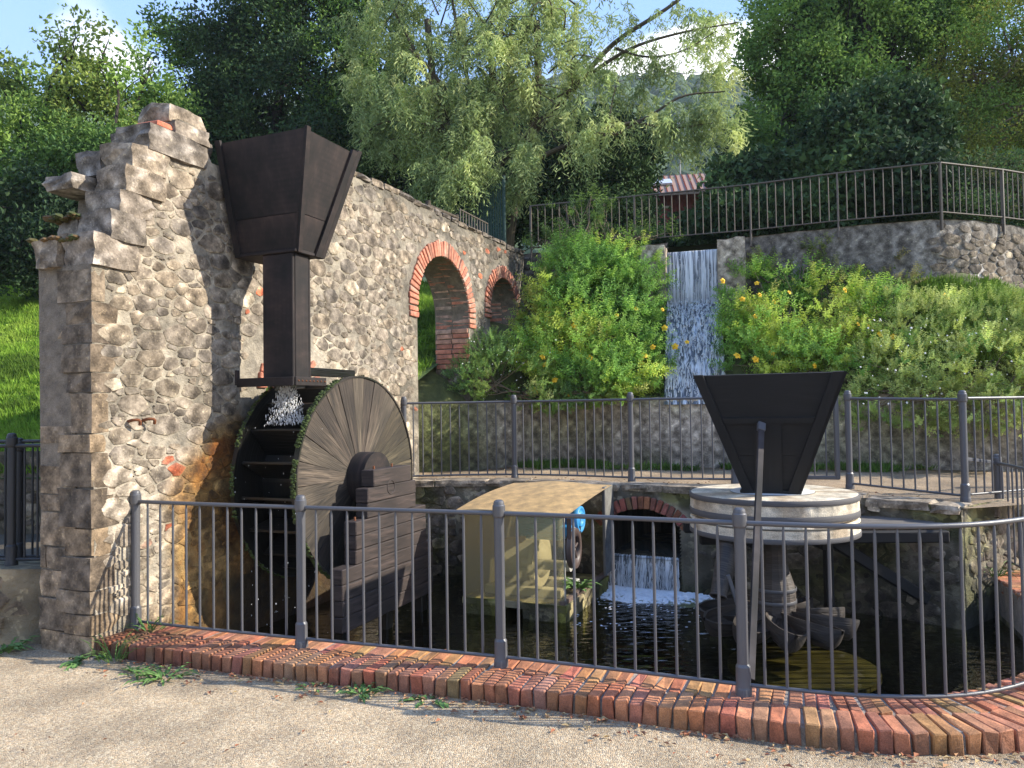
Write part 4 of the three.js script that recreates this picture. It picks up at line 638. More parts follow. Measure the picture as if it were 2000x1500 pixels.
function poolFence(name, label, line, posts, y, { step = 0.118, H = 0.945, ends = [true, true], mat = M.iron } = {}) {
  const p0 = line.p(posts[0]), t = thing(name, label, 'railing', [0, 0, 0]);
  posts.forEach((s, i) => { if ((i > 0 || ends[0]) && (i < posts.length - 1 || ends[1])) poolPost(t, line.p(s), y(s), 1.03, 1, mat); });
  for (let i = 0; i + 1 < posts.length; i++) { lightRail(t, line, posts[i] + 0.03, posts[i + 1] - 0.03, H, 0.0145, y, mat, 'top_rail'); lightRail(t, line, posts[i] + 0.03, posts[i + 1] - 0.03, 0.055, 0.0115, y, mat, 'bottom_rail'); balusters(t, line, posts[i], posts[i + 1], { h0: 0.055, h1: H, step, rad: 0.0088, mat, y }); }
  return t;
}
{
  const s0 = KL.nearest(-2.85, 5.80), s1 = KL.nearest(-1.462, 5.295), s2 = KL.nearest(-0.1, 4.84), s3 = KL.nearest(1.262, 4.30), s4 = s3 + 1.95, s5 = KL.nearest(4.05, 5.65);
  poolFence('pool_railing', 'dark grey iron railing standing on the brick kerb in front of the pool', KL, [s0, s1, s2, s3, s4, s5], () => KERB);
  poolFence('pool_railing', 'dark grey iron railing on the kerb at the far right side of the pool', KL, [s5 + 0.02, KL.L - 0.04], () => KERB + 0.06, { ends: [false, true] });
  const FL = new Line([[-1.33, 9.42], [-0.6, 9.48], [0.02, 9.44], [0.7, 9.18], [1.35, 8.80], [1.9, 8.55], [2.42, 8.42]]), f = [0, FL.nearest(0.02, 9.44), FL.nearest(1.35, 8.8), FL.L];
  poolFence('path_railing', 'dark grey iron railing along the path above the culvert', FL, f, () => PATH_H, { step: 0.114 });
  const GL = new Line([[2.5, 8.40], [3.0, 8.26], [3.47, 8.12]]), gt = thing('railing_gate', 'dark iron gate in the path railing behind the mill hopper', 'gate', [0, 0, 0]);
  for (const s of [0.04, GL.L - 0.05]) { const p = GL.p(s), g = cbox(0.045, 0.93, 0.045, 0.005, 0, R0); g.translate(p.x, PATH_H + 0.53, p.z); obj('frame', g, M.iron, gt); }
  for (const h of [0.08, 0.975]) { const a = GL.p(0.02), b = GL.p(GL.L - 0.03); a.y = b.y = PATH_H + h; obj('frame', bar(a, b, 0.04, 0.04), M.iron, gt); }
  balusters(gt, GL, 0.03, GL.L - 0.04, { h0: 0.08, h1: 0.975, step: 0.115, rad: 0.0088, mat: M.iron, y: () => PATH_H });
  { const p = GL.p(GL.L * 0.82), g = cbox(0.10, 0.13, 0.006, 0.001, 0, R0); g.translate(p.x, PATH_H + 0.83, p.z + 0.02); obj('plate', g, std([0.55, 0.58, 0.55]), gt); }
  const GR = new Line([[3.53, 8.09], [3.85, 7.6], [4.17, 7.12]]), hr = (s) => lerp(PATH_H - 0.03, PATH_H - 0.06, s / GR.L);
  poolFence('path_railing', 'dark grey iron railing between the gate and the pool corner', GR, [0, GR.L], hr, { step: 0.114 });
  const SL = new Line([[4.20, 7.13], [4.75, 7.36], [5.3, 7.6], [6.4, 8.1]]);
  poolFence('path_railing', 'dark grey iron railing running right from the pool corner above the lower railing', SL, [0, 1.35, SL.L], () => PATH_H - 0.05, { step: 0.115, ends: [false, true] });
  { const a = V(4.18, PATH_H + 0.335, -7.13), b = V(4.62, KERB + 0.06 + 0.945, -7.36), m = obj('hand_rail', bar(a, b, 0.025, 0.03), M.iron); tag(m, 'short iron rail joining the corner post to the lower railing', 'hand rail'); }
}
// upper terrace railing, bronze coloured flat posts
{
  const t = thing('terrace_railing', 'long brown metal railing along the top of the upper terrace wall', 'railing', [0, 0, 0]), H = 0.83, y = () => UPPER;
  const ps = [0.62, UL.nearest(2.1, 12.8), UL.nearest(3.86, 12.23), UL.nearest(5.04, 11.69), UL.nearest(6.34, 11.26), UL.nearest(7.5, 11.66), UL.nearest(9.4, 12.5)];
  ps.forEach((s) => { const p = UL.p(s).addScaledVector(UL.n(s), 0.035), g = cbox(0.028, 1.0, 0.05, 0.004, 0, R0); g.rotateY(Math.atan2(-UL.t(s).z, UL.t(s).x)); g.translate(p.x, UPPER + 0.33, p.z); obj('post', g, M.bronze, t); });
  for (let i = 0; i + 1 < ps.length; i++) {
    const a = UL.p(ps[i]).addScaledVector(UL.n(ps[i]), 0.035), b = UL.p(ps[i + 1]).addScaledVector(UL.n(ps[i + 1]), 0.035);
    for (const [h, w, k, nm] of [[H, 0.045, 0.018, 'top_rail'], [0.10, 0.03, 0.014, 'bottom_rail']]) { const p = a.clone().setY(UPPER + h), q = b.clone().setY(UPPER + h); obj(nm, bar(p, q, w, k), M.bronze, t); }
    const n = Math.round(a.distanceTo(b) / 0.125); for (let j = 1; j < n; j++) { const p = a.clone().lerp(b, j / n), g = new THREE.CylinderGeometry(0.0085, 0.0085, H - 0.10, 6, 1, true); g.translate(p.x, UPPER + 0.10 + (H - 0.10) / 2, p.z); obj('bar', g, M.bronze, t); }
  }
  const s = thing('wall_railing', 'short brown railing on the far end of the arched wall', 'railing', [0, 0, 0]);
  const P = (q) => wallToWorld(q, UPPER, -0.75), a = P(7.45), b = P(8.55);
  for (const h of [0.05, 0.62]) obj('rail', bar(a.clone().setY(UPPER + h), b.clone().setY(UPPER + h), 0.03, 0.02), M.bronze, s);
  for (let i = 0; i <= 10; i++) { const p = a.clone().lerp(b, i / 10), g = new THREE.CylinderGeometry(0.01, 0.01, 0.62, 6); g.translate(p.x, UPPER + 0.33, p.z); obj('bar', g, M.bronze, s); }
  const ru = thing('rustic_fence', 'rough wooden pole fence beside the green screen', 'fence', [0, 0, 0]), pole = std([0.17, 0.13, 0.085], { map: T.wood });
  const A = P(6.3).setY(UPPER + 0.42), B2 = P(7.35).setY(UPPER + 0.46);
  obj('pole', rod(A, B2, 0.035, 0.03), pole, ru); obj('pole', rod(P(6.7).setY(UPPER), P(7.3).setY(UPPER + 0.4), 0.03, 0.03), pole, ru); for (const q of [6.35, 7.3]) obj('post', rod(P(q).setY(UPPER - 0.2), P(q).setY(UPPER + 0.5), 0.04, 0.04), pole, ru);
  const gs = thing('green_screen', 'tall dark green net fence below the willow', 'fence', [0, 0, 0]), net = std([0.02, 0.05, 0.04], { roughness: 0.8 }), C = at(868, 450, 15.2).setY(0), D = at(985, 450, 14.6).setY(0);
  for (const k of [0, 0.5, 1]) { const p = C.clone().lerp(D, k); obj('post', rod(p.clone().setY(4.2), p.clone().setY(6.15), 0.035, 0.035), net, gs); }
  const d = V().subVectors(D, C); for (let i = 0; i < 26; i++) { const p = C.clone().addScaledVector(d, (i + 0.5) / 26); const g = cbox(d.length() / 26 - 0.012, 1.75, 0.006, 0.001, 0, R0); g.rotateY(Math.atan2(-d.z, d.x)); g.translate(p.x, 5.15, p.z); obj('slat', g, net, gs); }
}
// ---------------------------------------------------------------- turbine house: concrete stand, translucent cabinet, blue generator
{
  const A = V(-0.50, 0, -7.49), B = V(0.457, 0, -7.07), dx = V().subVectors(B, A), W = dx.length(), turn = Math.atan2(-dx.z, dx.x), r = rng(91), D = 1.35, yb = -0.105;
  const st = thing('concrete_stand', 'mossy concrete stand in the pool under the yellowed cabinet', 'stand', [A.x, 0, A.z], turn);
  const mossy = (g, k = 1) => paint(g, (x, y, z) => { const n = fbm(x * 4, y * 4, z * 4 + 3, 4), m = ss(0.45, 0.6, fbm(x * 5 + 9, y * 5, z * 5, 4) + 0.12 * (0.2 - y)); return [lerp(0.72, 0.36, m) * k * (0.7 + 0.6 * n), lerp(0.68, 0.38, m) * k * (0.7 + 0.6 * n), lerp(0.56, 0.10, m) * k * (0.7 + 0.6 * n)]; });
  const cub = (x0, x1, y0, y1, z0, z1, n = 6) => { const g = new THREE.BoxGeometry(x1 - x0, y1 - y0, z1 - z0, n, n, n); g.translate((x0 + x1) / 2, (y0 + y1) / 2, -(z0 + z1) / 2); const q = g.toNonIndexed(); boxUV(q); return mossy(q); };
  obj('pier', cub(0.0, 0.33, -0.9, yb - 0.061, 0.0, D), M.mottle, st); obj('pier', cub(0.62, W, -0.9, yb - 0.061, 0.0, D), M.mottle, st); obj('deck_slab', cub(-0.01, W + 0.01, yb - 0.06, yb, -0.01, D), M.mottle, st);
  obj('steel_channel', move(cbox(0.05, 0.04, D, 0.004, 0, r), W - 0.03, yb + 0.022, -D / 2), std([0.12, 0.08, 0.06]), st);
  obj('back_panel', [move(cbox(0.03, 0.92, 0.34, 0.006, 0, r), W + 0.02, 0.40, -D + 0.02)], std([0.30, 0.29, 0.26], { map: T.grain }), st);
  obj('panel_trim', [move(cbox(0.03, 0.92, 0.025, 0.004, 0, r), W + 0.03, 0.40, -D + 0.205)], M.iron, st);
  const cb = thing('cabinet', 'yellowed translucent plastic cabinet with curved roof over the generator', 'cabinet', [A.x, yb, A.z], turn);
  const plastic = new THREE.MeshPhysicalMaterial({ color: new THREE.Color(0.90, 0.84, 0.62), transmission: 0.94, thickness: 0, roughness: 0.38, ior: 1.45, side: THREE.DoubleSide, bumpMap: T.grain, bumpScale: 0.002 }), roofM = new THREE.MeshPhysicalMaterial({ color: new THREE.Color(0.98, 0.62, 0.24), transmission: 0.2, thickness: 0, roughness: 0.6, map: T.grain });
  const top = (z) => lerp(0.825, 0.955, z / D);
  obj('front_panel', move(cbox(W - 0.02, 0.80, 0.006, 0.001, 0, r), W / 2 - 0.005, 0.40, -0.004), plastic, cb);
  obj('left_panel', sheet(1, 1, (u, v) => ({ p: V(0.0, v ? top(u * D) : 0, -u * D), u: [u, v] })), plastic, cb);
  const roofY = (u, v) => top(v * D) + 0.012 + 0.022 * Math.sin(u * Math.PI) + 0.02 * Math.sin(v * Math.PI) + 0.006 * Math.sin(u * 9 + v * 4);
  obj('roof', sheet(20, 14, (u, v) => ({ p: V(lerp(-0.05, W + 0.06, u), roofY(u, v), lerp(0.05, -D - 0.02, v)), u: [u, v] })), roofM, cb);
  obj('roof_edge', tube(Array.from({ length: 10 }, (_, i) => V(lerp(-0.05, W + 0.06, i / 9), roofY(i / 9, 0) - 0.006, 0.05)), 0.007, 24, 6), std([0.42, 0.31, 0.16]), cb);
  for (const [x, z] of [[0.008, 0.012], [W - 0.012, 0.03], [0.008, D - 0.03], [W - 0.012, D - 0.03]]) obj('upright', move(cbox(0.014, top(z), 0.014, 0.003, 0, r), x, top(z) / 2, -z), std([0.32, 0.30, 0.26]), cb);
  const gen = thing('generator', 'blue electric generator with brown belt pulley inside the plastic cabinet', 'generator', [A.x, yb, A.z], turn), blue = std([0.05, 0.27, 0.55], { roughness: 0.4 });
  const cyl = (rad, len, x, y, z, n = 28) => { const g = new THREE.CylinderGeometry(rad, rad, len, n); g.rotateZ(Math.PI / 2); g.translate(x, y, -z); return g; };
  obj('motor_body', [cyl(0.15, 0.5, 0.72, 0.70, 0.36), ...Array.from({ length: 16 }, (_, i) => { const g = cbox(0.36, 0.03, 0.01, 0.002, 0, r); g.translate(0, 0.158, 0); g.rotateX(i / 16 * 6.283); g.translate(0.72, 0.70, -0.36); return g; })], blue, gen);
  obj('fan_cover', lathe([[0, 0.02], [0.04, 0.02], [0.045, 0.035], [0.07, 0.04], [0.075, 0.02], [0.095, 0.02], [0.105, 0.035], [0.125, 0.03], [0.13, 0], [0.13, -0.08], [0, -0.08]], 28).rotateZ(-Math.PI / 2).translate(1.06, 0.74, -0.36), blue, gen);
  obj('terminal_box', [move(cbox(0.12, 0.10, 0.13, 0.01, 0, r), 1.02, 0.66, -0.14)], std([0.03, 0.24, 0.55], { roughness: 0.4 }), gen);
  obj('cover_bolts', [[-0.03, 0.03], [0.03, 0.03], [-0.03, -0.03], [0.03, -0.03]].map(([a, b]) => { const g = new THREE.SphereGeometry(0.01, 8, 6); g.translate(1.083, 0.66 + a, -0.14 + b); return g; }), std([0.5, 0.5, 0.5]), gen).userData.kind = 'stuff';
  const ring = lathe([[0.115, -0.03], [0.185, -0.03], [0.19, -0.015], [0.18, 0], [0.19, 0.015], [0.185, 0.03], [0.115, 0.03], [0.115, -0.03]], 36).rotateZ(-Math.PI / 2); ring.scale(1, 1, 0.8); ring.translate(1.075, 0.50, -0.17);
  const pul = obj('pulley', ring, std([0.075, 0.05, 0.042], { roughness: 0.5 }), gen);
  for (let i = 0; i < 5; i++) { const g = cbox(0.03, 0.12, 0.022, 0.004, 0, r); g.translate(0, 0.07, 0); g.rotateX(i / 5 * 6.283); g.scale(1, 1, 0.8); g.translate(1.075, 0.50, -0.17); obj('spoke', g, pul.material, pul); }
  obj('belt', [move(cbox(0.045, 0.34, 0.008, 0.002, 0, r), 1.075, 0.62, -0.05), move(cbox(0.045, 0.34, 0.008, 0.002, 0, r), 1.075, 0.62, -0.32)], std([0.07, 0.045, 0.035]), gen);
  const grey = std([0.42, 0.40, 0.36], { roughness: 0.6 });
  obj('turbine_casing', [lathe([[0, 0.28], [0.12, 0.26], [0.2, 0.18], [0.22, 0], [0.2, -0.18], [0.12, -0.26], [0, -0.28]], 26).rotateZ(Math.PI / 2).translate(0.42, 0.30, -0.5), cyl(0.26, 0.05, 0.60, 0.30, 0.5), cyl(0.05, 0.5, 0.75, 0.30, 0.3)], grey, gen);
  obj('base_frame', [move(cbox(0.8, 0.08, 0.12, 0.006, 0, r), 0.52, 0.04, -0.28), move(cbox(0.8, 0.08, 0.12, 0.006, 0, r), 0.52, 0.04, -0.72)], grey, gen);
}
// ---------------------------------------------------------------- horizontal mill: stones, hopper, scooped wheel, deck
const MC = V(2.15, 0, -6.42);
{
  const stoneM = std([1.55, 1.55, 1.55], { map: T.grain, bumpMap: T.stoneBump, bumpScale: 0.006, vertexColors: true });
  const cream = (x, y, z) => { const n = fbm(x * 4 + 3, y * 6, z * 4, 4), rust = ss(0.52, 0.70, fbm(Math.atan2(z, x) * 4, y * 1.5, 4, 4)); const c = [0.80, 0.70, 0.53].map((v) => v * (0.78 + 0.44 * n)); return c.map((v, i) => lerp(v, [0.34, 0.21, 0.10][i], rust * 0.6)); };
  const mk = (name, label, R, y0, y1, top) => {
    const t = thing(name, label, 'millstone', [MC.x, y0, MC.z], 0), H = y1 - y0, c = 0.012, pr = [[0, 0]]; for (const k of [0.3, 0.6, 0.9]) pr.push([R * k, 0]); pr.push([R - c, 0], [R, c]); for (let i = 1; i < 4; i++) pr.push([R, lerp(c, H - c, i / 4)]); pr.push([R, H - c], [R - c, H]); for (const k of [0.9, 0.75, 0.6, 0.45, 0.3, 0]) pr.push([R * k, H]);
    const g = lathe(pr, 64).toNonIndexed(); g.computeVertexNormals(); boxUV(g); paint(g, (x, y, z) => { const q = cream(x, y + y0 * 3, z), e = top && y > H - 0.03 ? 0.85 + 0.3 * fbm(x * 5, z * 5, 8, 4) : 1; return q.map((v) => v * e); }); obj('stone', g, stoneM, t);
    const band = (h0, h1, o = 0.006) => obj('iron_band', lathe([[R - 0.01, h0], [R + o, h0], [R + o, h1], [R - 0.01, h1]], 64), std([0.09, 0.085, 0.085], { roughness: 0.7, bumpMap: T.grain, bumpScale: 0.002 }), t);
    return [t, band, H];
  };
  const [a, ba, Ha] = mk('millstone', 'upper pale millstone with two dark iron bands under the black hopper', 0.665, 0.80, 0.985, true); ba(Ha - 0.045, Ha - 0.004); ba(0.012, 0.062);
  const [b, bb, Hb] = mk('millstone', 'lower pale millstone resting on the wooden deck', 0.668, 0.66, 0.792, false); bb(-0.002, 0.035); obj('rim_groove', lathe([[0.662, 0.1], [0.671, 0.1], [0.671, 0.112], [0.662, 0.112]], 64), std([0.10, 0.09, 0.07]), b);
  tag(obj('stone_collar', lathe([[0.24, 0], [0.34, 0.0], [0.33, 0.004], [0.24, 0.008]], 40).translate(MC.x, 0.987, MC.z), std([0.62, 0.62, 0.60])), 'pale grey mortar ring round the foot of the black hopper', 'collar');

  // hopper
  const r = rng(101), t = thing('mill_hopper', 'black wooden funnel hopper standing on the pale millstone', 'hopper', [MC.x, 0.99, MC.z], -0.37);
  const HT = 0.955, X0 = 0.555, Z0 = 0.46, X1 = 0.205, Z1 = 0.2; const C = (i, j, k) => V(i * lerp(X1, X0, k), lerp(0.005, HT, k), j * lerp(Z1, Z0, k) + lerp(0.03, 0, k));
  for (const [p, q] of [[[-1, 1], [1, 1]], [[1, 1], [1, -1]], [[1, -1], [-1, -1]], [[-1, -1], [-1, 1]]]) { const n = V().crossVectors(V().subVectors(C(...q, 0.5), C(...p, 0.5)), V(0, 1, 0)).normalize(); if (n.dot(C(...p, 0.5).add(C(...q, 0.5)).setY(0)) < 0) n.negate(); const up = V().subVectors(C(...p, 1).add(C(...q, 1)), C(...p, 0).add(C(...q, 0))).normalize(); n.addScaledVector(up, -n.dot(up)).normalize();
    for (const [k0, k1] of [[0, 0.32], [0.323, 0.64], [0.643, 1]]) obj('board', slab([C(...p, k0), C(...q, k0), C(...q, k1), C(...p, k1)], n, 0.025, V().subVectors(C(...q, 0.5), C(...p, 0.5)).normalize(), r), M.blackWood, t);
    if (p[1] === 1 && q[1] === 1) {
      const e = 0.026, bt = (pts) => obj('batten', slab(pts.map((v) => v.clone().addScaledVector(n, e)), n, e - 0.001, up, r), M.blackWood, t);
      for (const s of [-1, 1]) { const o = V(-s * 0.078, 0, 0); bt([C(s, 1, -0.01), C(s, 1, -0.01).add(o), C(s, 1, 1.01).add(o), C(s, 1, 1.01)]); }
      const w = (k) => lerp(X1, X0, k) - 0.082; bt([C(-1, 1, 0.60), C(1, 1, 0.60), C(1, 1, 0.645), C(-1, 1, 0.645)].map((v, i) => V(Math.sign(v.x) * w([0.6, 0.6, 0.645, 0.645][i]), v.y, v.z)));
      const f = (k, x) => { const v = C(1, 1, k); v.x = x; return v; }; obj('centre_board', slab([f(0.0, -0.11), f(0.0, 0.095), f(0.598, 0.095), f(0.598, -0.11)].map((v) => v.addScaledVector(n, 0.02)), n, 0.019, up, r), M.blackWood, t);
    } else if (p[0] === 1 && q[0] === 1) { for (const s of [-1, 1]) { const o = V(0, 0, -s * 0.07); obj('batten', slab([C(1, s, -0.01), C(1, s, -0.01).add(o), C(1, s, 1.01).add(o), C(1, s, 1.01)].map((v) => v.addScaledVector(n, 0.026)), n, 0.025, up, r), M.blackWood, t); } }
  }
  obj('foot_frame', [move(cbox(0.47, 0.03, 0.46, 0.006, 0, r), 0, 0.017, 0.02)], M.blackWood, t);
  const lv = thing('lever_pole', 'long slanting grey wooden pole leaning from the black hopper down to the kerb', 'pole', [0, 0, 0]);
  const la = at(1487, 832, 6.05), lb = at(1466, 1328, 4.72); obj('shaft', bar(la, lb, 0.046, 0.026, V(0, 0, 1), r), std([0.042, 0.036, 0.038], { map: T.ply, roughness: 0.8 }), lv);
  { const d = V().subVectors(lb, la).normalize(); obj('bracket', bar(la.clone().addScaledVector(d, -0.03), la.clone().addScaledVector(d, 0.05), 0.06, 0.04, V(0, 0, 1), r), M.iron, lv); }

  // water wheel with wooden scoops
  const tw = thing('scoop_wheel', 'dark horizontal wooden wheel with spoon shaped scoops under the millstones', 'water wheel', [MC.x, 0, MC.z], 0.0), sw = std([0.16, 0.132, 0.118], { map: T.aged, bumpMap: T.woodBump, bumpScale: 0.004, roughness: 0.62, side: THREE.DoubleSide });
  { const g = lathe([[0, 0.645], [0.105, 0.645], [0.105, 0.40], [0.12, 0.34], [0.165, 0.2], [0.17, 0.14], [0.168, -0.02], [0.19, -0.03], [0.19, -0.10], [0.1, -0.14], [0, -0.14]], 14).toNonIndexed(); g.computeVertexNormals(); boxUV(g); obj('shaft', g, sw, tw); }
  for (const h of [0.19, 0.09]) obj('iron_band', lathe([[0.168, h - 0.012], [0.176, h - 0.012], [0.176, h + 0.012], [0.168, h + 0.012]], 28), M.iron, tw);
  const scoop = (() => {
    const P = (u, v, o) => { const rad = lerp(0.10, 0.64, u), a = 0.148 * Math.pow(Math.sin(Math.PI * clamp(0.12 + 0.80 * u)), 0.6) * (u > 0.86 ? Math.sqrt(clamp(1 - Math.pow((u - 0.86) / 0.145, 2))) : 1), b = 0.17 * ss(-0.12, 0.55, u) * (u > 0.86 ? Math.sqrt(clamp(1 - Math.pow((u - 0.86) / 0.145, 2))) * 0.7 + 0.3 * (1 - (u - 0.86) / 0.14) : 1), th = (v - 0.5) * Math.PI; return V(rad + (o ? 0.0 : -0.014 * ss(0.7, 1, u)), -Math.cos(th) * (b - (o ? 0 : 0.026)) + 0.0, Math.sin(th) * (a - (o ? 0 : 0.016))); };
    const outer = sheet(14, 12, (u, v) => ({ p: P(u, v, true), u: [u * 0.6, v * 0.3] })), inner = sheet(14, 12, (u, v) => ({ p: P(u, 1 - v, false), u: [u * 0.6, v * 0.3] }));
    const rim = [0, 1].map((s) => sheet(14, 1, (u, v) => ({ p: P(u, s, s ? v < 0.5 : v > 0.5).add(V(0, 0.001, 0)), u: [u * 0.6, v * 0.02] })));
    const g = merge([outer, inner, ...rim]); g.rotateX(-0.26); g.rotateZ(-0.04); return g;
  })();
  for (let i = 0; i < 10; i++) { const g = scoop.clone(); g.rotateY((i + 0.35) / 10 * 2 * Math.PI); g.translate(0, 0.01, 0); obj('scoop', g, sw, tw); }
  // jet pipe
  const jp = thing('jet_pipe', 'dark bent wooden jet pipe hanging below the millstone beside the falls', 'pipe', [0, 0, 0]), ja = at(1427, 1055, 6.1), jb = at(1403, 1165, 5.9), d = V().subVectors(jb, ja);
  { const g = new THREE.CylinderGeometry(0.095, 0.062, d.length(), 18, 1, true); g.applyQuaternion(new THREE.Quaternion().setFromUnitVectors(V(0, -1, 0), d.clone().normalize())); g.translate((ja.x + jb.x) / 2, (ja.y + jb.y) / 2, (ja.z + jb.z) / 2); obj('pipe', g, std([0.085, 0.07, 0.062], { map: T.wood, side: THREE.DoubleSide, roughness: 0.6 }), jp); const e = new THREE.TorusGeometry(0.062, 0.008, 6, 20); e.applyQuaternion(new THREE.Quaternion().setFromUnitVectors(V(0, 0, 1), d.clone().normalize())); e.translate(jb.x, jb.y, jb.z); obj('mouth', e, std([0.06, 0.05, 0.045]), jp); }
  { const g = cbox(0.03, 0.3, 0.02, 0.004, 0, r); g.rotateZ(0.3); g.translate(jb.x + 0.12, jb.y + 0.02, jb.z); obj('strut', g, M.iron, jp); }

  // deck
  const dk = thing('wooden_deck', 'weathered grey plank deck between the millstones and the pool wall', 'deck', [0, 0, 0]), dw = std([0.40, 0.37, 0.35], { map: T.aged, bumpMap: T.woodBump, bumpScale: 0.004, roughness: 0.8 });
  const u0 = V(2.0, 0, -6.70), u1 = V(3.76, 0, -6.62), across = V(-0.18, 0, -0.98), n = 6; for (let i = 0; i < n; i++) { const e = lerp(0.0, 0.78, (i + 0.5) / n), L = 1.66 - 0.045 * i, p = u0.clone().lerp(u1, 0.5).addScaledVector(across, e); const g = cbox(1.72 - i * 0.03, 0.04, 0.122, 0.006, 0.006, r); g.rotateY(-0.045 + rr(r, -0.006, 0.006)); g.translate(p.x, 0.636, p.z); obj('plank', g, dw, dk); }
  obj('front_beam', bar(V(1.6, 0.56, -6.68), V(3.70, 0.56, -6.60), 0.09, 0.10, V(0, 1, 0), r), M.blackWood, dk); obj('back_beam', bar(V(1.6, 0.56, -7.3), V(3.2, 0.56, -7.25), 0.09, 0.10, V(0, 1, 0), r), M.blackWood, dk);
  obj('brace', bar(V(2.75, 0.52, -6.70), V(3.60, -0.02, -6.78), 0.09, 0.10, V(0, 1, 0), r), M.blackWood, dk); obj('post', move(cbox(0.07, 1.1, 0.07, 0.008, 0, r), 2.70, -0.03, -6.66), M.blackWood, dk);
  obj('cross_beam', bar(V(2.42, 0.615, -5.98), V(2.42, 0.615, -6.62), 0.085, 0.085, V(0, 1, 0), r), M.blackWood, dk); obj('cross_beam', bar(V(1.9, 0.615, -5.98), V(1.9, 0.615, -6.62), 0.085, 0.085, V(0, 1, 0), r), M.blackWood, dk);
  { const g = new THREE.SphereGeometry(0.03, 10, 8); g.scale(1.5, 0.6, 1); g.translate(3.02, 0.668, -7.0); tag(obj('pebble', g, std([0.5, 0.46, 0.38])), 'small pale pebble lying on the plank deck', 'pebble'); }
  // sunken round floor of planks under the scoops
  const sf = thing('sunken_floor', 'round tan plank floor showing through the water under the scoop wheel', 'floor', [2.30, -0.40, -6.25]), fw = std([0.42, 0.34, 0.19], { map: T.wood, roughness: 0.8 });
  for (let i = 0; i < 12; i++) { const z0 = -0.58 + i * 0.0967, z1 = z0 + 0.09, sh = new THREE.Shape(), hw = (z) => Math.sqrt(Math.max(0.001, 0.58 * 0.58 - z * z)); sh.moveTo(-hw(z0), z0); sh.lineTo(hw(z0), z0); sh.lineTo(hw((z0 + z1) / 2), (z0 + z1) / 2); sh.lineTo(hw(z1), z1); sh.lineTo(-hw(z1), z1); sh.lineTo(-hw((z0 + z1) / 2), (z0 + z1) / 2); const g = new THREE.ExtrudeGeometry(sh, { depth: 0.04, bevelEnabled: false }); g.rotateX(Math.PI / 2); obj('plank', g, fw, sf); }
}
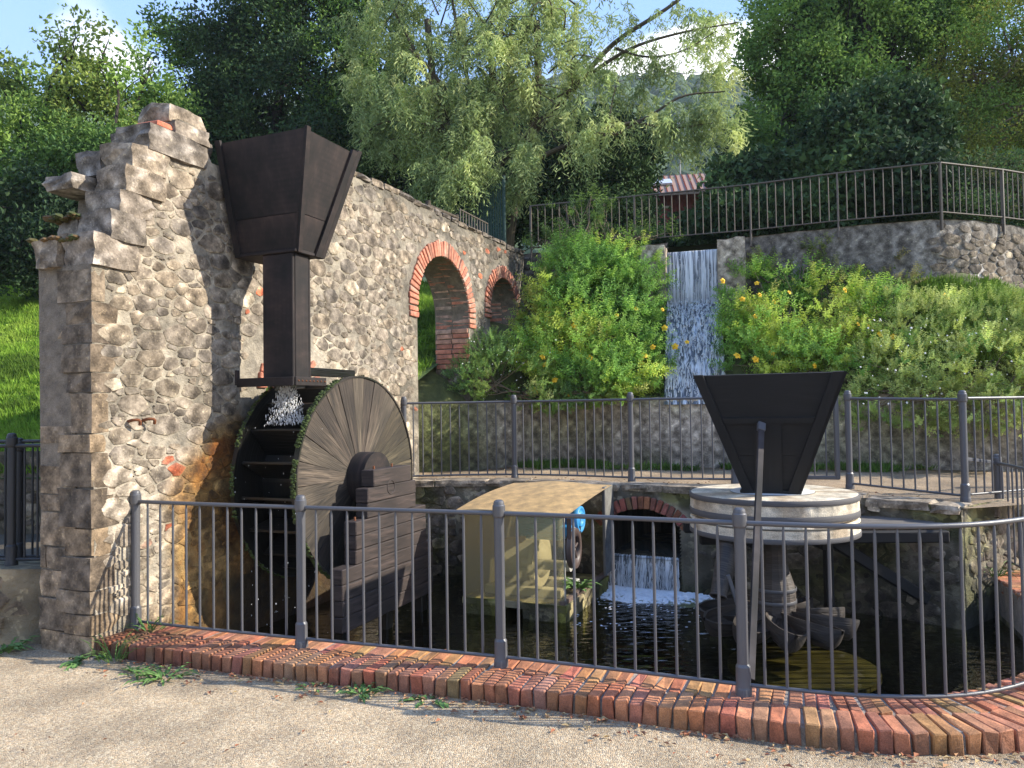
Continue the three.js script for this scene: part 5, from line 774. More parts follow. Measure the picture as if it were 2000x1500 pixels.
// ---------------------------------------------------------------- falling water
{
  const wm = new THREE.MeshPhysicalMaterial({ color: new THREE.Color(0.80, 0.80, 0.79), roughness: 0.4, transmission: 0.12, thickness: 0, ior: 1.33 }), foam = std([0.86, 0.88, 0.90], { roughness: 0.6 });
  const r = rng(111);
  const strands = (n, top, bot, { wob = 0.01, rad = 0.004, seg = 9, arc = 0.05, broken = 0 }) => {
    const list = [];
    for (let i = 0; i < n; i++) { const q = (i + r()) / n, k0 = r() < broken ? r() * 0.6 : 0, k1 = r() < broken ? k0 + (1 - k0) * rr(r, 0.2, 0.9) : 1, pts = [], ph = r() * 99, R = rad * rr(r, 0.4, 1.5); for (let j = 0; j <= seg; j++) { const k = lerp(k0, k1, j / seg), p = top(q).lerp(bot(q), k); p.x += wob * (vnoise(ph, k * 9) - 0.5) * 2 * (0.2 + k); const o = arc * Math.sqrt(k); p.z += o + wob * (vnoise(ph + 50, k * 9) - 0.5); pts.push(p); } list.push(taperTube(pts, R, R * rr(r, 0.4, 1.1), seg, 4)); }
    return list;
  };
  // a rippled sheet of water, streaked with white foam where it breaks up
  const fallM = std([1, 1, 1], { vertexColors: true, roughness: 0.25 });
  const fallSheet = (P3, fx, fy, amp, sd, base = 0.50) => sheet(90, 60, (u, v) => { const wob = 0.02 * (fbm(u * 8, v * 3, sd, 2) - 0.5), n = fbm((u + wob) * fx, v * fy, sd, 3), m = fbm((u + wob) * fx * 2.2, v * fy * 2.6, sd + 3, 2), p = P3(u, v), a = amp * (n - 0.5) + 0.4 * amp * (m - 0.5), k = ss(base - 0.10, base + 0.13, 0.6 * n + 0.4 * m); p.z += a; return { p, u: [u, v], c: [lerp(0.11, 0.74, k), lerp(0.12, 0.75, k), lerp(0.13, 0.76, k)] }; });
  // upper falls: smooth curtain, then a foaming chute
  const f = thing('waterfall', 'white waterfall dropping from the terrace between two flowering shrubs', 'waterfall', [0, 0, 0]), q = UL.nearest(3.0, 12.52), c = UL.p(q), t = UL.t(q), nn = UL.n(q);
  const P = (x, h, o) => { const p = c.clone().addScaledVector(t, x).addScaledVector(nn, o); p.y = h; return p; };
  const slabM = std([0.06, 0.065, 0.07], { roughness: 0.35, map: T.grain });
  obj('weir_slab', sheet(12, 10, (u, v) => ({ p: P(lerp(-0.42, 0.42, u), lerp(3.05, 4.20, v), -0.02 + 0.05 * fbm(u * 5, v * 9, 4, 3)), u: [u, v] })), slabM, f);
  obj('weir_lip', move(cbox(0.86, 0.08, 0.5, 0.015, 0, r).rotateY(Math.atan2(-t.z, t.x)), P(0, 0, -0.2).x, 4.175, P(0, 0, -0.2).z), slabM, f);
  obj('curtain_sheet', fallSheet((k, v) => P(lerp(-0.415, 0.40, k), lerp(2.95, 4.225, v), 0.05 + 0.11 * Math.sqrt(1 - v)), 60, 1.6, 0.012, 5), fallM, f);
  obj('curtain', strands(160, (k) => P(lerp(-0.40, 0.40, k), 4.225, 0.04 + 0.03 * r()), (k) => P(lerp(-0.41, 0.39, k), rr(r, 2.95, 3.25), 0.16), { rad: 0.003, arc: 0.02, broken: 0.45, wob: 0.008 }), wm, f).userData.kind = 'stuff';
  const Q0 = (k) => P(lerp(-0.43, 0.40, k), 3.34, 0.16), qb = ML.nearest(2.72, 10.65), mb = ML.p(qb), mt = ML.t(qb), Q1 = (k) => { const p = mb.clone().addScaledVector(mt, lerp(-0.62, 0.22, k)); p.y = 1.72; return p; };
  obj('chute', sheet(14, 40, (u, v) => { const p = Q1(u).lerp(Q0(u), v), b = 0.10 * (fbm(u * 7, v * 16, 5, 4) - 0.5); p.y += b - 0.06 + 0.22 * Math.sin(v * Math.PI); p.z += b; return { p, u: [u, v * 2] }; }), slabM, f);
  const CH = (q2, k) => { const p = Q1(q2).lerp(Q0(q2), k); p.y += 0.22 * Math.sin(k * Math.PI); return p; };
  obj('chute_sheet', fallSheet((k, v) => { const p = CH(k, v); p.z += 0.05; return p; }, 26, 13, 0.07, 9, 0.55), fallM, f);
  const ch = []; for (let i = 0; i < 900; i++) { const u = r(), k0 = rr(r, 0, 0.98), L = rr(r, 0.015, 0.07), pts = []; for (let j = 0; j <= 4; j++) { const k = clamp(k0 + L * j / 4), p = CH(clamp(u + 0.03 * (vnoise(i, j * 0.9) - 0.5)), k); p.y += rr(r, 0.03, 0.07); p.z += rr(r, 0.06, 0.09); pts.push(p); } ch.push(taperTube(pts, rr(r, 0.003, 0.0095), 0.002, 4, 4)); }
  obj('foaming_chute', ch, wm, f).userData.kind = 'stuff';
  // culvert falls and their foam
  const g = thing('culvert_fall', 'small waterfall pouring out of the brick culvert into white foam', 'waterfall', [0, 0, 0]), cs = BL.p(CULV.s), ct = BL.t(CULV.s), cn = BL.n(CULV.s), G = (x, h, o) => { const p = cs.clone().addScaledVector(ct, x).addScaledVector(cn, o); p.y = h; return p; };
  obj('curtain_sheet', fallSheet((k, v) => G(lerp(-0.395, 0.395, k), lerp(-0.27, 0.092, v), 0.01 + 0.05 * Math.sqrt(1 - v)), 50, 1.4, 0.014, 15), fallM, g);
  obj('curtain', strands(130, (k) => G(lerp(-0.39, 0.39, k), 0.095, 0.0), (k) => G(lerp(-0.40, 0.40, k), -0.27, rr(r, 0.03, 0.08)), { rad: 0.0028, arc: 0.04, broken: 0.55, wob: 0.012 }), wm, g).userData.kind = 'stuff';
  obj('lip_water', sheet(16, 6, (u, v) => ({ p: G(lerp(-0.39, 0.39, u), 0.085 + 0.012 * fbm(u * 9, v * 3, 3, 3) - 0.02 * v * v, lerp(-0.9, 0.04, v)), u: [u, v] })), new THREE.MeshPhysicalMaterial({ color: new THREE.Color(0.1, 0.11, 0.1), roughness: 0.08, ior: 1.33 }), g);
  const fm = []; for (let i = 0; i < 1500; i++) { const x = (r() + r() + r() - 1.5) * 0.68, o = Math.pow(r(), 1.6) * 0.62 * (1 - 0.5 * Math.abs(x)), s = rr(r, 0.004, 0.022) * (1 - 0.5 * o), b = new THREE.IcosahedronGeometry(s, 1); b.scale(1.5, 0.7, 1.2); const p = G(x, WATER + s * 0.2, 0.05 + o); b.translate(p.x, p.y, p.z); fm.push(b); }
  for (let i = 0; i < 420; i++) { const a = r() * Math.PI, d0 = 0.3 + 1.3 * Math.pow(r(), 1.5), s = rr(r, 0.002, 0.007), b = new THREE.IcosahedronGeometry(s, 0); b.scale(2.4, 0.4, 1.4); const p = G(Math.cos(a) * d0 * 0.8, WATER + 0.001, Math.sin(a) * d0); b.translate(p.x, p.y, p.z); fm.push(b); }
  obj('foam', fm, foam, g).userData.kind = 'stuff';
  obj('foam_bed', sheet(60, 30, (u, v) => { const x = (u - 0.5) * 1.5, o = v * 0.55 * (1 - 0.4 * Math.abs(x)), h = 0.10 * (fbm(u * 12, v * 7, 3, 4) - 0.36 - 0.30 * v - 0.35 * Math.pow(Math.abs(2 * u - 1), 3)); return { p: G(x, WATER + h, 0.02 + o), u: [u, v] }; }), foam, g);
  // drops falling from the tray onto the wheel
  const d = thing('falling_drops', 'spray of white water drops falling from the tray onto the water wheel', 'water', [0, 0, 0]), ds = [];
  for (let i = 0; i < 950; i++) { const k = Math.pow(r(), 0.8), wide = 0.5 + 0.9 * k, b = new THREE.SphereGeometry(rr(r, 0.0018, 0.0046), 5, 4); b.scale(1, rr(r, 1.4, 4.5), 1); const p = wallToWorld(1.47 + (r() - 0.5) * 0.16 * wide, lerp(1.93, 1.60, k), 0.51 + (r() - 0.5) * 0.26 * wide); b.translate(p.x, p.y, p.z); ds.push(b); }
  for (let i = 0; i < 70; i++) { const b = new THREE.SphereGeometry(rr(r, 0.0015, 0.0035), 5, 4); b.scale(1, rr(r, 1, 3), 1); const p = wallToWorld(rr(r, 1.1, 1.5), rr(r, -0.2, 1.6), rr(r, 0.2, 0.95)); b.translate(p.x, p.y, p.z); ds.push(b); }
  obj('drops', ds, wm, d).userData.kind = 'stuff';
}
// ---------------------------------------------------------------- left: low wall, sunken yard, railings
{
  const r = rng(121), LL = new Line([[-9, 6.0], [-6, 5.92], [-3.53, 5.80]]), top = 0.56, w = thing('low_wall', 'low mossy rubble wall at the left edge under the black railing', 'wall', [0, 0, 0]);
  const P = (s, h, o) => { const p = LL.p(s).addScaledVector(LL.n(s), o); p.y = h; return p; }, tint = (s, h) => { const k = 0.5 + 0.4 * fbm(s * 3, h * 3, 4, 3); return [k, k * 0.9, k * 0.76]; };
  obj('mortar_face', sheet(90, 10, (u, v) => { const s = u * LL.L, h = lerp(-0.2, top, v); return { p: P(s, h, 0.03 * (fbm(s * 5, h * 5, 3, 4) - 0.5)), u: [s, h], c: tint(s, h).map((x) => x * 0.85) }; }), M.mottle, w);
  obj('wall_top', sheet(60, 2, (u, v) => { const s = u * LL.L; return { p: P(s, top, 0.0 - 0.34 * v), u: [s, v], c: [0.5, 0.48, 0.42] }; }), M.mottle, w);
  layStones(w, rubble({ w: 2.6, h: 0.7, w0: LL.L - 2.6, h0: -0.1, inside: (s, h) => s > LL.L - 2.6 && s < LL.L - 0.03 && h > -0.1 && h < top - 0.02, rmin: 0.05, rmax: 0.14, aniso: 1.4, seed: 123, tries: 2400 }), (s, h, o) => P(s, h, o), tint, { seed: 125, most: 70, red: 0, rise: [0.004, 0.03], cols: STONES.map((c) => c.map((x) => x * 0.8)) });
  struct('yard', sheet(10, 10, (u, v) => { const p = V(lerp(-12, -3.2, u), 0.42, -lerp(6.0, 8.6, v)), n = 0.8 + 0.4 * fbm(p.x * 2, p.z * 2, 3, 3); return { p, u: [p.x, p.z], c: [0.28 * n, 0.27 * n, 0.23 * n] }; }), std([0.9, 0.9, 0.9], { vertexColors: true, map: T.pave }), 'paved yard behind the low wall at the left');
  const BW = new Line([[-12, 8.5], [-7, 8.45], [-2.2, 8.4]]), bw = thing('yard_wall', 'dark stone wall behind the left railings below the grass slope', 'wall', [0, 0, 0]), Q = (s, h, o) => { const p = BW.p(s).addScaledVector(BW.n(s), o); p.y = h; return p; };
  obj('mortar_face', sheet(90, 10, (u, v) => { const s = u * BW.L, h = lerp(0.3, 1.32, v); return { p: Q(s, h, 0.05 * (fbm(s * 4, h * 4, 3, 4) - 0.5)), u: [s, h], c: tint(s, h).map((x) => x * 0.7) }; }), M.mottle, bw);
  layStones(bw, rubble({ w: 5, h: 1.0, w0: BW.L - 6.5, h0: 0.3, inside: (s, h) => h > 0.3 && h < 1.3, rmin: 0.06, rmax: 0.16, aniso: 1.4, seed: 127, tries: 2600 }), (s, h, o) => Q(s, h, o), tint, { seed: 128, most: 60, red: 0 });
  const A = new Line([[-7.2, 6.08], [-5.2, 6.02], [-3.58, 5.96]]), f = poolFence('yard_railing', 'black iron railing on the low wall at the left edge', A, [0, A.L - 1.7, A.L - 0.31, A.L], () => 0.55, { step: 0.12, H: 0.93, mat: M.blackIron, ends: [true, false] });
  const B = new Line([[-8, 6.6], [-5.6, 6.5], [-3.85, 6.35]]); poolFence('yard_railing', 'black iron railing standing in the yard behind the nearer left railing', B, [0, B.L - 1.8, B.L - 0.24, B.L], () => 0.50, { step: 0.12, H: 1.0, mat: M.blackIron, ends: [true, false] });
}
// ---------------------------------------------------------------- red house beyond the terrace
{
  const t = thing('red_house', 'red house with terracotta tiled roof seen between the trees', 'house', [5.6, 0, -26], -0.16), r = rng(131), red = std([0.34, 0.075, 0.07], { map: T.grain });
  obj('wall', move(cbox(6.4, 5.2, 4.0, 0.02, 0, r), 0.4, 5.75, 0), red, t);
  obj('shutter', move(cbox(0.85, 1.0, 0.05, 0.02, 0, r), -0.72, 7.4, 2.02), std([0.26, 0.05, 0.06]), t); obj('lintel', move(cbox(1.0, 0.07, 0.1, 0.01, 0, r), -0.72, 7.94, 2.03), std([0.45, 0.38, 0.34]), t);
  const ey = 8.28, ry = 9.55, ez = 2.55, x0 = -3.3, x1 = 4.1;
  obj('roof_slab', [hexa([V(x0, ey - 0.1, ez), V(x1, ey - 0.1, ez), V(x1, ry - 0.1, 0), V(x0, ry - 0.1, 0)], [V(x0, ey - 0.01, ez), V(x1, ey - 0.01, ez), V(x1, ry - 0.01, 0), V(x0, ry - 0.01, 0)]), hexa([V(x0, ey - 0.1, -ez), V(x1, ey - 0.1, -ez), V(x1, ry - 0.1, 0), V(x0, ry - 0.1, 0)], [V(x0, ey - 0.01, -ez), V(x1, ey - 0.01, -ez), V(x1, ry - 0.01, 0), V(x0, ry - 0.01, 0)])], std([0.3, 0.2, 0.15]), t);
  const tiles = []; const sl = Math.hypot(ez, ry - ey), an = Math.atan2(ry - ey, ez);
  for (let i = 0; i < 37; i++) for (let j = 0; j < 9; j++) { const g = new THREE.CylinderGeometry(0.095, 0.085, sl / 9 + 0.05, 7, 1, true, 0, Math.PI), c = [0.42, 0.12, 0.045].map((x) => x * rr(r, 0.7, 1.25)); g.rotateY(-Math.PI / 2); g.rotateX(Math.PI / 2 + an); const k = (j + 0.5) / 9; g.translate(lerp(x0, x1, (i + 0.5) / 37), lerp(ey, ry, k) + 0.03, lerp(ez, 0, k)); paint(g, () => c); tiles.push(g); }
  const roof = obj('roof_tiles', tiles, std([1.1, 1.1, 1.1], { vertexColors: true, side: THREE.DoubleSide }), t); roof.userData.kind = 'stuff';
  obj('skylight', [move(cbox(0.9, 0.08, 0.7, 0.01, 0, r).rotateX(an), -0.55, 8.95, 1.3)], std([0.55, 0.55, 0.55], { roughness: 0.3 }), t);
  obj('antenna', [rod(V(0.25, 9.4, 0), V(0.25, 11.6, 0), 0.025, 0.02, 6), move(cbox(0.8, 0.025, 0.025, 0.004, 0, r), 0.25, 11.3, 0), ...[-0.3, -0.1, 0.1, 0.3].map((x) => move(cbox(0.02, 0.02, 0.5, 0.004, 0, r), 0.25 + x, 11.3, 0))], std([0.4, 0.4, 0.4], { metalness: 0.5 }), t);
}

// ---------------------------------------------------------------- plants
const leafMat = (t = 0.35, rough = 0.6) => new THREE.MeshPhysicalMaterial({ color: new THREE.Color(1, 1, 1), roughness: 0.85, transmission: t, thickness: 0, side: THREE.DoubleSide, specularIntensity: 0.3 });
const LEAF = leafMat(0.42), LEAFD = leafMat(0.25), BARK = std([0.105, 0.085, 0.065], { map: T.wood, bumpMap: T.woodBump, bumpScale: 0.01, roughness: 0.95 }), TWIG = std([0.16, 0.12, 0.075], { roughness: 0.95 });
class Leaves {
  constructor() { this.p = []; }
  // one folded leaf: from b along d, width w, normal n
  add(b, d, n, L, w, fold = 0.25) {
    const s = V().crossVectors(d, n).normalize(), m = b.clone().addScaledVector(d, L * 0.45), t = b.clone().addScaledVector(d, L).addScaledVector(n, -L * 0.12), l = m.clone().addScaledVector(s, w / 2).addScaledVector(n, w * fold), r = m.clone().addScaledVector(s, -w / 2).addScaledVector(n, w * fold);
    for (const q of [b, l, t, b, t, r]) this.p.push(q.x, q.y, q.z);
  }
  build() { const g = new THREE.BufferGeometry(); g.setAttribute('position', new THREE.Float32BufferAttribute(this.p, 3)); g.computeVertexNormals(); return g; }
}
const rv = (r) => { const z = 2 * r() - 1, a = r() * 6.2832, s = Math.sqrt(1 - z * z); return V(s * Math.cos(a), z, s * Math.sin(a)); };
function clumpGeo(seed, n, R, L, w, { flat = 0.6, up = 0.5, out = 0.6 } = {}) {
  const r = rng(seed), g = new Leaves();
  for (let i = 0; i < n; i++) { const q = rv(r), p = q.clone().multiplyScalar(R * Math.cbrt(r())); p.y *= flat; const nn = rv(r).multiplyScalar(0.8).add(V(0, up, 0)).normalize(), d = rv(r).addScaledVector(q, out); d.y -= 0.15; d.addScaledVector(nn, -d.dot(nn)).normalize(); g.add(p, d, nn, L * rr(r, 0.7, 1.25), w * rr(r, 0.75, 1.2)); }
  return g.build();
}
function willowGeo(seed) {                        // a hanging spray of narrow leaves, pivot at the top
  const r = rng(seed), g = new Leaves();
  for (let k = 0; k < 4; k++) { const a = r() * 6.28, o = rr(r, 0.05, 0.22), len = rr(r, 0.35, 0.7); for (let i = 0; i < 9; i++) { const u = i / 9, p = V(Math.cos(a) * o * (0.3 + u), -u * len + 0.12 * Math.sin(u * 3), Math.sin(a) * o * (0.3 + u)), b = r() * 6.28, d = V(Math.cos(b) * 0.75, -0.75 + rr(r, -0.3, 0.35), Math.sin(b) * 0.75).normalize(), nn = rv(r); nn.addScaledVector(d, -nn.dot(d)).normalize(); g.add(p, d, nn, rr(r, 0.09, 0.15), rr(r, 0.020, 0.032), 0.15); } }
  return g.build();
}
function sprigGeo(seed, L = 0.045, w = 0.018, H = 0.22, n = 3) { // upright shoots with paired leaves
  const r = rng(seed), g = new Leaves();
  for (let k = 0; k < n; k++) { const a = r() * 6.28, lean = rr(r, 0.1, 0.75), dir = V(Math.cos(a) * lean, 1, Math.sin(a) * lean).normalize(); for (let i = 0; i < 8; i++) { const p = dir.clone().multiplyScalar(H * (0.15 + 0.85 * i / 8)), b = i * 1.57 + r(); for (const s of [0, Math.PI]) { const d = V(Math.cos(b + s), rr(r, 0.1, 0.7), Math.sin(b + s)).normalize(), nn = V(rr(r, -0.4, 0.4), 1, rr(r, -0.4, 0.4)); nn.addScaledVector(d, -nn.dot(d)).normalize(); g.add(p, d, nn, L * rr(r, 0.7, 1.2) * (1.1 - 0.5 * i / 8), w * rr(r, 0.8, 1.2)); } } }
  return g.build();
}
const GEO = {
  broad: [1, 2, 3].map((s) => clumpGeo(s, 26, 0.30, 0.105, 0.062, {})), small: [4, 5].map((s) => clumpGeo(s, 30, 0.26, 0.075, 0.04, {})), ivy: [6, 7].map((s) => clumpGeo(s, 22, 0.24, 0.11, 0.10, { up: 0.3, out: 0.8, flat: 0.8 })),
  willow: [8, 9, 10].map((s) => willowGeo(s)), sprig: [11, 12, 13].map((s) => sprigGeo(s)), tiny: [14, 15].map((s) => sprigGeo(s, 0.026, 0.014, 0.17, 4)), long: [16, 17].map((s) => sprigGeo(s, 0.075, 0.02, 0.3, 2)),
};
// blobs: [centre, rx, ry, rz, weight]; leaf clumps fill the outer shell of each, thinned by noise so that gaps show
function foliage(parent, geos, mat, blobs, { per = 150, seed = 1, cols, shell = 0.55, thin = 0.42, size = [0.8, 1.25], upright = false, face = false, origin = V(), name = 'crown', freq = 1.4, keep, rough = 0.72 }) {
  const r = rng(seed), sets = geos.map(() => [[], []]), q = new THREE.Quaternion(), c = new THREE.Color(), e = new THREE.Euler();
  for (const [C, rx, ry, rz, wt = 1, own] of blobs) {
    const pal = own || cols;
    const n = Math.round(per * wt * Math.pow(rx * ry * rz, 2 / 3) * 4);
    for (let i = 0; i < n; i++) {
      const d = rv(r), lump = 0.66 + rough * (fbm(d.x * 2.2 + C.x, d.y * 2.2 + C.y, d.z * 2.2 + C.z * 0.7, 3)), k = lump * (r() < 0.16 ? 1.0 + 0.16 * r() : lerp(shell, 1, Math.sqrt(r()))), p = V(C.x + d.x * rx * k, C.y + d.y * ry * k, C.z + d.z * rz * k);
      if (fbm(p.x * freq, p.y * freq, p.z * freq + seed, 3) < thin) continue;
      if (keep && !keep(p)) continue;
      const s = rr(r, size[0], size[1]), yaw = r() * 6.2832;
      if (upright) e.set(rr(r, -0.35, 0.35) + d.z * 0.5 * face, yaw, rr(r, -0.35, 0.35) - d.x * 0.5 * face, 'YXZ'); else e.set(r() * 6.28, yaw, r() * 6.28);
      if (upright && face) { q.setFromUnitVectors(V(0, 1, 0), V(d.x * 0.8, Math.max(0.25, d.y + 0.5), d.z * 0.8).add(rv(r).multiplyScalar(0.35)).normalize()); q.multiply(new THREE.Quaternion().setFromAxisAngle(V(0, 1, 0), yaw)); } else q.setFromEuler(e);
      const g = Math.floor(r() * geos.length), tone = pal[Math.floor(clamp(fbm(p.x * 1.1 + 40, p.y * 1.1, p.z * 1.1, 2) * 1.6 - 0.3 + 0.45 * (r() - 0.5)) * (pal.length - 0.01))], b = rr(r, 0.75, 1.25);
      sets[g][0].push(new THREE.Matrix4().compose(p.sub(origin), q, V(s, s, s))); sets[g][1].push(c.clone().setRGB(tone[0] * b, tone[1] * b, tone[2] * b));
    }
  }
  sets.forEach(([m, col], i) => m.length && inst(name, geos[i], mat, m, col, parent));
}
function limb(a, b, r0, r1, r, bend = 0.12) { const L = a.distanceTo(b), pts = [a]; for (const k of [0.35, 0.7]) pts.push(a.clone().lerp(b, k).add(V(rr(r, -1, 1), rr(r, -0.4, 0.9), rr(r, -1, 1)).multiplyScalar(L * bend))); pts.push(b); return taperTube(pts, r0, r1, 12, 7); }
function tree(name, label, category, base, { trunk, r0, blobs, geos, mat = LEAF, cols, seed, limbs = true, group, opts = {}, bark = BARK, stems = [[0, 0]] }) {
  const t = thing(name, label, category, [base.x, base.y, base.z], 0, group), r = rng(seed), tops = [];
  const parts = stems.map(([dx, dz], i) => { const top = V(trunk.x - base.x + dx * 2.5, trunk.y - base.y, trunk.z - base.z + dz * 2.5); tops.push(top); return limb(V(dx, -0.3, dz), top, r0 * (i ? 0.7 : 1), r0 * 0.4, r, 0.04); });
  obj('trunk', parts, bark, t);
  if (limbs) { const l = []; blobs.forEach(([C, rx, ry], i) => { const c = C.clone().sub(base), top = tops[i % tops.length], from = V().lerpVectors(V(0, 0, 0), top, clamp(rr(r, 0.45, 1))); l.push(limb(from, c, r0 * 0.35, 0.015, r, 0.1)); for (let k = 0; k < 5; k++) l.push(limb(c.clone().lerp(from, rr(r, 0.1, 0.5)), c.clone().add(rv(r).multiply(V(rx, ry, rx)).multiplyScalar(0.85)), 0.03, 0.006, r, 0.12)); }); obj('branches', l, bark, t); }
  foliage(t, geos, mat, blobs, { seed, cols, origin: base, ...opts });
  return t;
}
const B = (px, py, d, rpx, rpy, wt = 1, own) => { const k = d / F; return [at(px, py, d), rpx * k, rpy * k, Math.max(rpx, rpy) * 0.85 * k, wt, own]; };
const ground = (px, d) => { const p = at(px, 700, d); p.y = land(p.x, d); return p; };

const DARK = [[0.033, 0.0653, 0.027], [0.045, 0.087, 0.033], [0.06, 0.1087, 0.036], [0.078, 0.1377, 0.042]], MID = [[0.0903, 0.1732, 0.0416], [0.129, 0.235, 0.0508], [0.1807, 0.2968, 0.0601], [0.2581, 0.3833, 0.0809]], LIGHT = [[0.121, 0.18, 0.044], [0.176, 0.25, 0.056], [0.253, 0.33, 0.07], [0.352, 0.42, 0.1]], WIL = [[0.2469, 0.3192, 0.1234], [0.3486, 0.4257, 0.1647], [0.4503, 0.532, 0.206], [0.6099, 0.6517, 0.2744]], YEL = [[0.15, 0.196, 0.0375], [0.225, 0.266, 0.045], [0.315, 0.336, 0.06], [0.195, 0.21, 0.045]], BROWN = [[0.15, 0.1275, 0.06], [0.195, 0.18, 0.075], [0.12, 0.135, 0.0525], [0.24, 0.225, 0.09]];

// left: lighter tree, then dark tree
tree('broadleaf_tree', 'light green leafy tree at the left edge behind the broken wall end', 'tree', ground(150, 15), { trunk: at(175, 330, 15), r0: 0.13, seed: 201, stems: [[0, 0], [-0.5, 0.1], [0.35, 0.2]], geos: GEO.broad, cols: MID, opts: { per: 92, thin: 0.49, freq: 2.4, shell: 0.2 },
  blobs: [B(50, 330, 15, 90, 120), B(25, 180, 15.5, 40, 80, 0.7, LIGHT), B(85, 220, 15, 45, 80, 0.9), B(165, 190, 15, 70, 70, 0.8, LIGHT), B(140, 90, 15, 45, 55, 0.6, LIGHT), B(195, 95, 15, 35, 50, 0.6, LIGHT), B(150, 320, 14.5, 90, 80), B(255, 190, 15.5, 55, 100, 0.8), B(290, 130, 15.8, 30, 60, 0.5), B(230, 320, 14.5, 80, 80, 0.9), B(90, 430, 14.5, 130, 80, 1.2, DARK), B(30, 470, 14, 90, 80, 1.2, DARK), B(210, 420, 14.5, 90, 70, 1.1, DARK), B(330, 220, 16, 50, 70, 0.7), B(60, 530, 14.5, 100, 40, 1.3, DARK), B(300, 320, 16, 70, 70, 0.9)] });
tree('broadleaf_tree', 'large dark green tree standing behind the hopper and broken wall', 'tree', ground(560, 18), { trunk: at(560, 120, 18), r0: 0.17, seed: 203, stems: [[0, 0], [0.6, 0.2]], geos: GEO.broad, mat: LEAFD, cols: DARK, opts: { per: 95, thin: 0.50, freq: 1.9, shell: 0.2 },
  blobs: [B(400, 110, 18, 85, 80, 0.8), B(330, 90, 18.5, 60, 60, 0.6, MID), B(350, 40, 18.5, 45, 40, 0.5, MID), B(430, 40, 18.4, 55, 50, 0.6), B(420, 200, 18, 100, 80), B(520, 60, 18, 110, 110), B(560, 170, 17.5, 130, 100), B(640, 60, 18, 110, 110, 0.9, MID), B(520, -60, 18, 110, 80), B(640, -60, 18, 110, 80), B(660, 200, 17.5, 90, 100, 0.9, MID), B(480, 270, 17.5, 110, 70, 1.2), B(620, 300, 17, 120, 70, 1.2), B(730, 320, 17.5, 90, 70, 1.2), B(400, 270, 18, 70, 60), B(720, 130, 18.5, 80, 120)] });
// dark understorey behind the wall top
tree('dark_shrub', 'dense dark green shrub behind the top of the arched wall left of the willow', 'shrub', ground(800, 18.5), { trunk: at(800, 420, 18.5), r0: 0.08, seed: 205, geos: GEO.broad, mat: LEAFD, cols: DARK, opts: { per: 130, thin: 0.33 }, blobs: [B(760, 380, 18.5, 110, 80), B(860, 400, 18.5, 110, 80), B(820, 300, 19, 90, 80), B(960, 400, 19, 90, 80)] });
